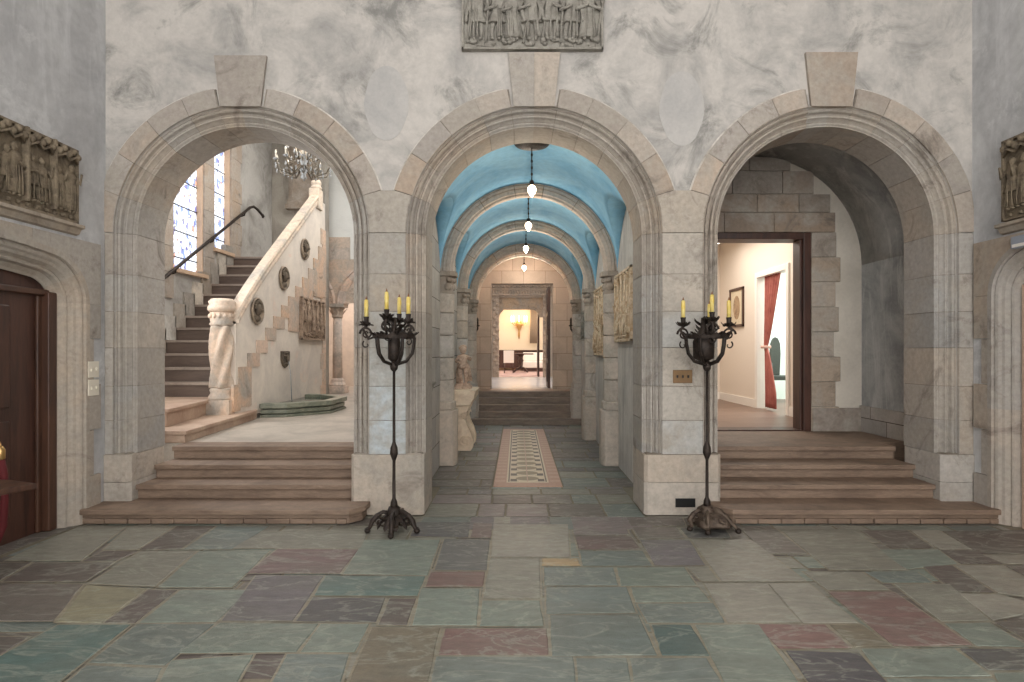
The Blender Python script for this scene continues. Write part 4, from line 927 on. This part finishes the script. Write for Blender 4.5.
b.build('door_2', WH, kind='structure', bevel=.005)
surf('wall_annex', [((6.5, 8.3, .5), (6.6, 12.2, 3.6)), ((4.18, 12.0, .5), (6.6, 12.2, 3.6)), ((4.18, 8.3, .5), (6.6, 8.4, 3.6))], mat('annex_paint', (226, 236, 228), .8, fine=.02))
# framed picture
pf = thing('framed_picture', 'small framed oval print on the cream parlour wall', 'picture', (PX, 11.05, 2.28))
b = MB(); y0, y1, z0, z1 = -.34, .34, -.36, .36
for q in (((-.035, y0, z0), (0, y1, z0+.05)), ((-.035, y0, z1-.05), (0, y1, z1)), ((-.035, y0, z0), (0, y0+.05, z1)), ((-.035, y1-.05, z0), (0, y1, z1))): b.box(*q)
b.build('frame', WDL, parent=pf, bevel=.006)
b = MB(); b.box((-.015, y0+.04, z0+.04), (-.002, y1-.04, z1-.04)); b.build('mount', mat('mount_paper', (214, 200, 174), .8), parent=pf)
b = MB(); b.prism([(.16*cos(2*pi*k/24), .22*sin(2*pi*k/24)) for k in range(24)], lambda u, v: (-.014, u, v), lambda u, v: (-.018, u, v)); b.build('print', mat('print_tone', (176, 150, 118), .8, mott=(136, 110, 86), mscale=12), parent=pf)
# curtain
cu = thing('curtain', 'rose red floor length curtain tied back in the parlour doorway', 'curtain', (PX+.06, 9.95, 0))
b = MB(); rows_ = []; nz = 26; n = 44
for i in range(nz+1):
    t = i/nz; z = .56+(2.72-.56)*t; tie = 1.55
    if z > tie: f = (z-tie)/(2.72-tie); hi_ = .03; lo_ = -.07-.52*f**.8
    else: f = (tie-z)/(tie-.56); hi_ = .0; lo_ = -.07-.36*min(1, f*1.3)**.8
    row = []
    for k in range(n+1): u = k/n; row.append(b.V((.03*sin(u*2*pi*6)*(.5+.5*abs(lo_)), hi_+(lo_-hi_)*u, z)))
    rows_.append(row)
b.smooth = True
for r0, r1 in zip(rows_, rows_[1:]):
    for k in range(n): b.F((r0[k], r0[k+1], r1[k+1], r1[k]))
o = b.build('cloth', CUR, parent=cu); md = o.modifiers.new('s', 'SOLIDIFY'); md.thickness = .006
b = MB(); b.lathe([(.075, -.025), (.085, 0), (.075, .025)], (0, -.02, 1.55), 16); b.build('tieback', mat('tie', (214, 176, 160), .7), parent=cu)
# dark sculpture/chair beyond
gc = thing('carved_chair', 'dark high backed carved chair in the bright room behind the curtain', 'chair', (4.95, 11.3, .52))
b = MB(); b.box((-.25, -.22, .42), (.25, .22, .5)); b.build('seat', BLK if False else mat('dark_green_wood', (64, 68, 62), .5, fine=.1), parent=gc, bevel=.01)
GW = bpy.data.materials['dark_green_wood']
b = MB(); b.prism([(-.08, .5), (.08, .5), (.1, .9), (.09, 1.1), (.05, 1.2), (0, 1.23), (-.05, 1.2), (-.09, 1.1), (-.1, .9)], lambda u, v: (u, .18, v), lambda u, v: (u, .24, v)); b.build('backrest', GW, parent=gc, bevel=.01)
for sx in (-.22, .22):
    for sy in (-.19, .19): b = MB(); b.tube([(sx, sy, 0), (sx*1.05, sy, .2), (sx, sy, .42)], [.03, .02, .03], 8); b.build('leg', GW, parent=gc)
    b = MB(); b.tube([(sx, .2, .8), (sx*1.1, 0, .78), (sx*1.1, -.2, .72), (sx*1.05, -.2, .5)], .022, 8); b.build('armrest', GW, parent=gc)

# ---------------------------------------------------------------- side doorways
def doorway(X, s_, Y0, Y1, zs, zc, name, lab, ztop, yo, cols):
    # path around opening (four-centred, rounded shoulders)
    rc = .24; pts = [(Y1, 0), (Y1, zs*.5), (Y1, zs-.001)]
    for k in range(1, 9): a = R(75*k/8); pts.append((Y1-rc+rc*cos(a), zs+rc*sin(a)*.8))
    ym = (Y0+Y1)/2; ye, ze = pts[-1]
    for k in range(1, 9): t = k/8; pts.append((ye+(ym-ye)*t, ze+(zc-ze)*(1-(1-t)**1.8)))
    pts = pts+[(2*ym-y, z) for y, z in pts[-2::-1]]
    path = []
    for i, (y, z) in enumerate(pts):
        p0 = Vector(pts[max(i-1, 0)]); p1 = Vector(pts[min(i+1, len(pts)-1)]); t = (p1-p0).normalized(); path.append((y, z, t.y, -t.x))
    b = MB()
    prof = [(-.0, -.16), (0, -.15), (.02, -.14), (.035, -.125), (.05, -.11), (.06, -.07), (.075, -.06), (.09, -.07), (.11, -.03), (.13, -.02), (.145, .0), (.165, .01), (.18, 0), (.185, .028), (.23, .028)]
    # split along path into blocks
    cuts = [0, 1, 2, 6, 10, 14, 18, 22, 26, 30, len(path)-3, len(path)-2, len(path)-1]; cuts = sorted(set(c_ for c_ in cuts if c_ < len(path)))
    for a, c_ in zip(cuts, cuts[1:]):
        b.col = stone(cols, 6); b.sweep(path[a:c_+1], prof, lambda u, v, d: (X+s_*d, u, v))
    # flat ashlar slab around
    outer = [(y+ny*.228, z+nz*.228) for y, z, ny, nz in path]
    rz = [0, .4, .8, 1.2, 1.6]
    for k, (z0, z1) in enumerate(zip(rz, rz[1:]+[zs])):
        e = yo-(.09 if k % 2 else 0)
        for sgn, yj in ((1, Y1+.225), (-1, Y0-.225)):
            b.col = stone(cols, 7); ye_ = e if sgn > 0 else 2*ym-e; b.box((X-s_*.02, min(yj, ye_), z0+.003), (X+s_*.026, max(yj, ye_), z1-.003))
    top = [(y, z) for y, z in outer if z > zs-.01]
    top.sort(key=lambda p: -p[0])
    n = len(top); 
    for g0, g1 in ((0, n//3), (n//3, 2*n//3), (2*n//3, n-1)):
        seg = top[g0:g1+1]; b.col = stone(cols, 6)
        ya_ = yo if g0 == 0 else seg[0][0]-.002; yb_ = 2*ym-yo if g1 == n-1 else seg[-1][0]+.002
        poly_ = [(ya_, ztop)]+([(ya_, zs)] if g0 == 0 else [])+seg+([(yb_, zs)] if g1 == n-1 else [])+[(yb_, ztop)]
        b.prism(poly_, lambda u, v: (X-s_*.02, u, v), lambda u, v: (X+s_*.026, u, v))
    b.build(name, ST, kind='structure')
    return pts
doorway(XL, 1, DLY0, DLY1, 1.9, 2.13, 'trim_31', '', 2.44, 5.37, (170, 159, 147))
doorway(XR, -1, DRY0, DRY1, 1.98, 2.24, 'trim_32', '', 2.46, 5.42, (172, 161, 150))
# left door
d = MB(); d.box((XL-.26, DLY0-.1, 0), (XL-.2, DLY1+.1, 2.25)); 
do = d.build('door_3', WD, kind='structure')
b = MB(); b.box((XL-.2, DLY1-.05, 0), (XL-.11, DLY1+.04, 1.98)); b.box((XL-.2, DLY1-.09, 0), (XL-.17, DLY1-.04, 1.95)); b.box((XL-.2, DLY0-.04, 0), (XL-.11, DLY0+.05, 1.98)); b.box((XL-.2, DLY0, 1.95), (XL-.14, DLY1, 2.0)); b.build('door_frame', WDL, parent=do, bevel=.01)
b = MB()
for y0_, y1_ in ((3.62, 4.1), (4.18, 4.66)):
    for z0_, z1_ in ((.2, .95), (1.05, 1.85)): b.box((XL-.205, y0_, z0_), (XL-.185, y1_, z1_))
b.build('door_panel', WD, parent=do, bevel=.012)
# right recess: reveal liner with warm light put into its pink, door set deep
d = MB(); d.box((XR+.36, DRY0-.1, 0), (XR+.42, DRY1+.1, 2.4)); d.box((XR+.1, DRY1-.012, 0), (XR+.4, DRY1+.02, 2.05)); do = d.build('door_4', PNK, kind='structure')

# switch plates
for z, lab in ((1.33, 'upper ivory light switch plate beside left doorway'), (1.17, 'lower ivory light switch plate beside left doorway')):
    root = thing('light_switch', lab, 'light switch', (XL+.026, 5.27, z), 0, 'ivory switches by the left doorway')
    b = MB(); b.box((0, -.065, -.07), (.008, .065, .07)); b.build('plate', IVO, parent=root, bevel=.002)
    for dy in (-.03, .03): b = MB(); b.box((.008, dy-.007, -.015), (.018, dy+.007, .012)); b.build('toggle', IVO, parent=root)
root = thing('switch_plate', 'antique brass triple switch plate on the pier beside the right candelabrum', 'light switch', (P(682.5, 376.5, YW)[0], YW, P(0, 376.5, YW)[2]))
b = MB(); b.box((-.088, -.008, -.06), (.088, 0, .06)); b.build('plate', PLT, parent=root, bevel=.003)
for dx in (-.05, 0, .05): b = MB(); b.lathe([(.012, 0), (.012, .003)], n=10) if False else b.box((dx-.007, -.02, -.012), (dx+.007, -.008, .012)); b.build('toggle', BLK, parent=root, bevel=.002)
root = thing('floor_vent', 'small black vent opening low on the right pier plinth', 'vent', (P(685, 0, YW)[0], YW-.01, .115))
b = MB(); b.box((-.09, -.006, -.04), (.09, 0.0, .04)); b.build('grille', BLK, parent=root)
root = thing('wall_light_box', 'small grey box mounted high at the right edge above the doorway', 'wall box', (XR-.03, 4.83, 2.38))
b = MB(); b.box((-.05, -.12, -.05), (0, .12, .05)); b.build('housing', mat('grey_enamel', (150, 156, 168), .5, fine=.03), parent=root, bevel=.006)
b = MB(); b.box((-.055, -.1, -.04), (-.05, .1, -.015)); b.build('lens', WH, parent=root)

# ---------------------------------------------------------------- candelabra
def scroll(b, c, u, R0, turns, th, zdir=1, start=0, n=22):
    pts = []
    for k in range(n):
        t = k/(n-1); a = start+zdir*turns*2*pi*t; r_ = R0*(1-.8*t); pts.append(Vector(c)+Vector(u)*(r_*cos(a))+Vector((0, 0, 1))*(r_*sin(a)))
    b.tube(pts, [th*(1-.4*k/(n-1)) for k in range(n)], 7)
def candelabrum(loc, label, cands, kind, top):
    root = thing('candelabrum', label, 'candelabrum', loc, 0, 'tall wrought iron candelabra before the piers')
    rr = random.Random(kind+5)
    zc = 1.37
    b = MB(); b.lathe([(.035, .17), (.028, .24), (.014, .27), (.0125, .58), (.02, .6), (.034, .64), (.03, .69), (.018, .72), (.0125, .74), (.0115, zc-.05), (.03, zc-.03), (.035, zc), (.02, zc+.04)], n=14)
    b.build('pole', IR, parent=root)
    # base
    hub = MB(); hub.lathe([(.06, .13), (.07, .15), (.05, .18), (.045, .2)], n=12)
    if kind == 0:
        for k in range(10): a = 2*pi*k/10; hub.leaf((.03*cos(a), .03*sin(a), .16), (cos(a), sin(a), -.55), (cos(a)*.1, sin(a)*.1, -1), .13, .03, .5)
    hub.build('hub', BZ if kind else IR, parent=root)
    angs_ = (200, 275, 340, 90) if kind == 0 else (200, 255, 330, 20, 100)
    for a in angs_:
        a = R(a); u = Vector((cos(a), sin(a), 0)); b = MB(); L_ = .215 if kind == 0 else (.17 if abs(a-R(200)) < .1 or abs(a-R(255)) < .1 else .25)
        zt_ = .15
        pts = [u*.03+Vector((0, 0, zt_)), u*.09+Vector((0, 0, zt_+.015)), u*.14+Vector((0, 0, zt_-.01)), u*.175+Vector((0, 0, .1)), u*(L_-.02)+Vector((0, 0, .05)), u*L_+Vector((0, 0, .02))]
        b.tube(pts, [.02, .018, .02, .022, .017, .014], 8, flat=.8)
        scroll(b, u*.12+Vector((0, 0, .09)), u, .035, 1.2, .008)
        for q in range(4): p = pts[1].lerp(pts[4], q/3.); b.leaf(p, (u+Vector((0, 0, -.6))), (0, 0, 1), .05, .02, .3)
        lg = b.build('leg', BZ if kind else IR, parent=root)
        b = MB(); b.ell(u*L_+Vector((0, 0, .022)), (.026, .026, .022), 10, 7); b.build('foot', IR, parent=lg)
    if kind == 1:   # cast openwork skirt between the legs
        b = MB(); b.lathe([(.05, .16), (.1, .145), (.14, .11), (.165, .07), (.17, .05)], (.03, 0, 0), 30, fn=lambda r_, z, a: r_*(1+.14*sin(5*a)+.04*sin(17*a)))
        for k in range(34): a = rr.uniform(0, 2*pi); r_ = rr.uniform(.07, .17); b.ell((.03+r_*cos(a), r_*sin(a), .165-.4*r_), (.022, .022, .014), 6, 4)
        b.build('skirt', BZ, parent=root)
    else:
        b = MB()
        for k in range(22): a = rr.uniform(0, 2*pi); r_ = rr.uniform(.02, .1); b.leaf((r_*cos(a), r_*sin(a), rr.uniform(.03, .13)), (cos(a), sin(a), rr.uniform(-.6, .4)), (0, 0, 1), .07, .022, .4)
        b.tube([(0, -.02, .14), (.005, -.1, .08), (.01, -.15, .02)], [.03, .03, .02], 8); b.build('foliage', BZ, parent=root)
    # basket
    for k in range(5):
        a = 2*pi*k/5+.3; u = Vector((cos(a), sin(a), 0)); b = MB()
        z = lambda q: Vector((0, 0, q))
        b.tube([u*.02+z(zc+.01), u*.1+z(zc+.035), u*.15+z(zc+.1), u*.165+z(zc+.18), u*.17+z(zc+.235)], .011, 7, flat=1.6); b.build('strap', IR, parent=root)
    b = MB()   # wavy crown band + leaves
    n = 48; rws = []
    for zz, ro in ((0, 0), (.035, .008), (.04, .0), (.0, -.006)):
        rws.append([b.V(((.17+ro)*cos(2*pi*k/n), (.17+ro)*sin(2*pi*k/n), zc+.225+zz+(.012*sin(2*pi*k/n*12) if zz else 0))) for k in range(n)])
    for r0, r1 in zip(rws, rws[1:]+[rws[0]]):
        for k in range(n): b.F((r0[k], r0[(k+1) % n], r1[(k+1) % n], r1[k]))
    for k in range(10): a = 2*pi*k/10; b.leaf((.165*cos(a), .165*sin(a), zc+.25), (cos(a), sin(a), .5), (0, 0, 1), .05, .02, .2)
    b.build('crown_band', IR, parent=root)
    b = MB(); cw = .05 if kind == 0 else .085
    b.lathe([(.02, zc+.03), (cw, zc+.06), (cw*1.05, zc+.2), (cw*.7, zc+.26), (.025, zc+.32), (.02, zc+.4)], (-.0 if kind == 0 else -.03, 0, 0), 12, fn=lambda r_, z_, a: r_*(1+.1*sin(6*a)))
    for k in range(16):
        a = rr.uniform(0, 2*pi); b.leaf((.03*cos(a), .03*sin(a), zc+rr.uniform(.24, .36)), (cos(a), sin(a), .4), (0, 0, 1), .08, .022, .4)
    b.build('core', IR, parent=root)
    # arms with cups and candles
    for dx, dy, zt_ in cands:
        u = Vector((dx, dy, 0)); d_ = max(u.length, .02); un = u.normalized() if u.length > .01 else Vector((1, 0, 0))
        base = zt_-loc[2]-.17
        b = MB(); rs = un*min(.165, d_)
        b.tube([rs*.95+Vector((0, 0, zc+.24)), un*(d_-.02)+Vector((0, 0, zc+.2+.02)), un*(d_+.03)+Vector((0, 0, (zc+.24+base)/2)), un*d_+Vector((0, 0, base-.05)), un*d_+Vector((0, 0, base-.01))], [.011, .011, .011, .012, .014], 7)
        sd = un if abs(un.x) > .4 else Vector((1, 0, 0))
        scroll(b, u+Vector((0, 0, base-.11)), sd, .054, 1.5, .0095)
        scroll(b, u+sd*.0+Vector((0, 0, base-.2)), sd, .035, .8, .007, -1, 1)
        arm = b.build('arm', IR, parent=root)
        b = MB(); b.lathe([(.01, base-.05), (.03, base-.04), (.04, base-.02), (.02, base-.015), (.02, base+.01), (.024, base+.03), (.016, base+.03)], (dx, dy, 0), 12)
        for k in range(7): a = 2*pi*k/7; b.leaf((dx+.02*cos(a), dy+.02*sin(a), base-.04), (cos(a), sin(a), .3), (0, 0, 1), .045, .017, rr.choice((-.4, .5)))
        b.build('drip_cup', IR, parent=arm)
        b = MB(); b.lathe([(.0165, base+.02), (.0165, base+.1), (.018, base+.12), (.0155, base+.165), (.008, base+.172)], (dx, dy, 0), 12, fn=lambda r_, z_, a: r_*(1+.06*sin(5*a+z_*40))); cd = b.build('candle', CAN, parent=arm)
        b = MB(); b.lathe([(.009, base+.168), (.006, base+.185), (.001, base+.2)], (dx, dy, 0), 8); b.build('wick', CTIP, parent=cd)
Yc = 4.98; s_ = Yc/600
candelabrum(((394-517)*s_, Yc, 0), 'dark wrought iron candelabrum before the left pier, on a tripod of scrolled legs', [(-.225, -.02, 1.915), (-.035, -.12, 1.97), (.012, .16, 1.95), (.13, -.06, 1.935)], 0, 1.9)
Yc = 5.02; s_ = Yc/600
candelabrum(((707-517)*s_, Yc, 0), 'dark bronze candelabrum before the right pier, on a spreading cast openwork base', [(-.21, -.04, 1.91), (.0, -.13, 1.95), (.068, .15, 1.895), (.165, -.05, 1.91)], 1, 1.9)

# ---------------------------------------------------------------- foreground table and rope
tb = thing('side_table', 'dark wooden table with pointed corner, cut by the left edge', 'table', (-3.1, 3.42, 0))
b = MB(); b.zprism([(-.5, -.28), (.2, -.26), (.34, .03), (.12, .12), (-.5, .2)], .70, .735); b.build('tabletop', WDL, parent=tb, bevel=.006)
b = MB(); b.zprism([(-.45, -.22), (.12, -.2), (.14, .02), (-.45, .12)], .64, .70); b.build('apron', WD, parent=tb)
for x, y in ((-.42, -.2), (-.2, -.18), (-.42, .1)): b = MB(); b.lathe([(.016, 0), (.02, .1), (.016, .3), (.026, .5), (.03, .64)], (x-.05, y, 0), 10); b.build('leg', WD, parent=tb)
b = MB(); b.zprism([(-.35, -.15), (.06, -.12), (.02, .03), (-.35, .06)], .736, .75); b.M = Matrix.Identity(4); o = b.build('folded_leaflet', mat('pink_paper', (206, 160, 150), .7), loc=(-3.1, 3.42, 0)); tag(o, 'pinkish folded leaflet lying on the dark table at the left edge', 'leaflet')
rp = thing('velvet_rope', 'red velvet rope with brass end hanging by the dark left door', 'rope', (-3.66, 4.25, 0))
b = MB(); b.tube([(.0, 0, .74), (.025, 0, .62), (.03, 0, .45), (.02, 0, .25), (-.02, -.03, .1), (-.12, -.06, .03), (-.25, -.08, .03)], .024, 12); b.build('rope', VEL, parent=rp)
b = MB(); b.lathe([(.024, .0), (.03, .01), (.03, .07), (.02, .09), (.012, .1)], (0, 0, .72), 14); b.build('end_cap', BR, parent=rp)
b = MB(); b.tube([(0, 0, .81), (.0, 0, .83), (-.02, 0, .86), (-.05, 0, .86), (-.07, 0, .83)], .008, 8); b.build('hook', BR, parent=rp)
b = MB(); b.tube([(-.36, 0, .84), (-.06, 0, .84)], .01, 8); b.ell((-.35, 0, .84), (.015, .04, .04)); b.build('wall_mount', BR, parent=rp)
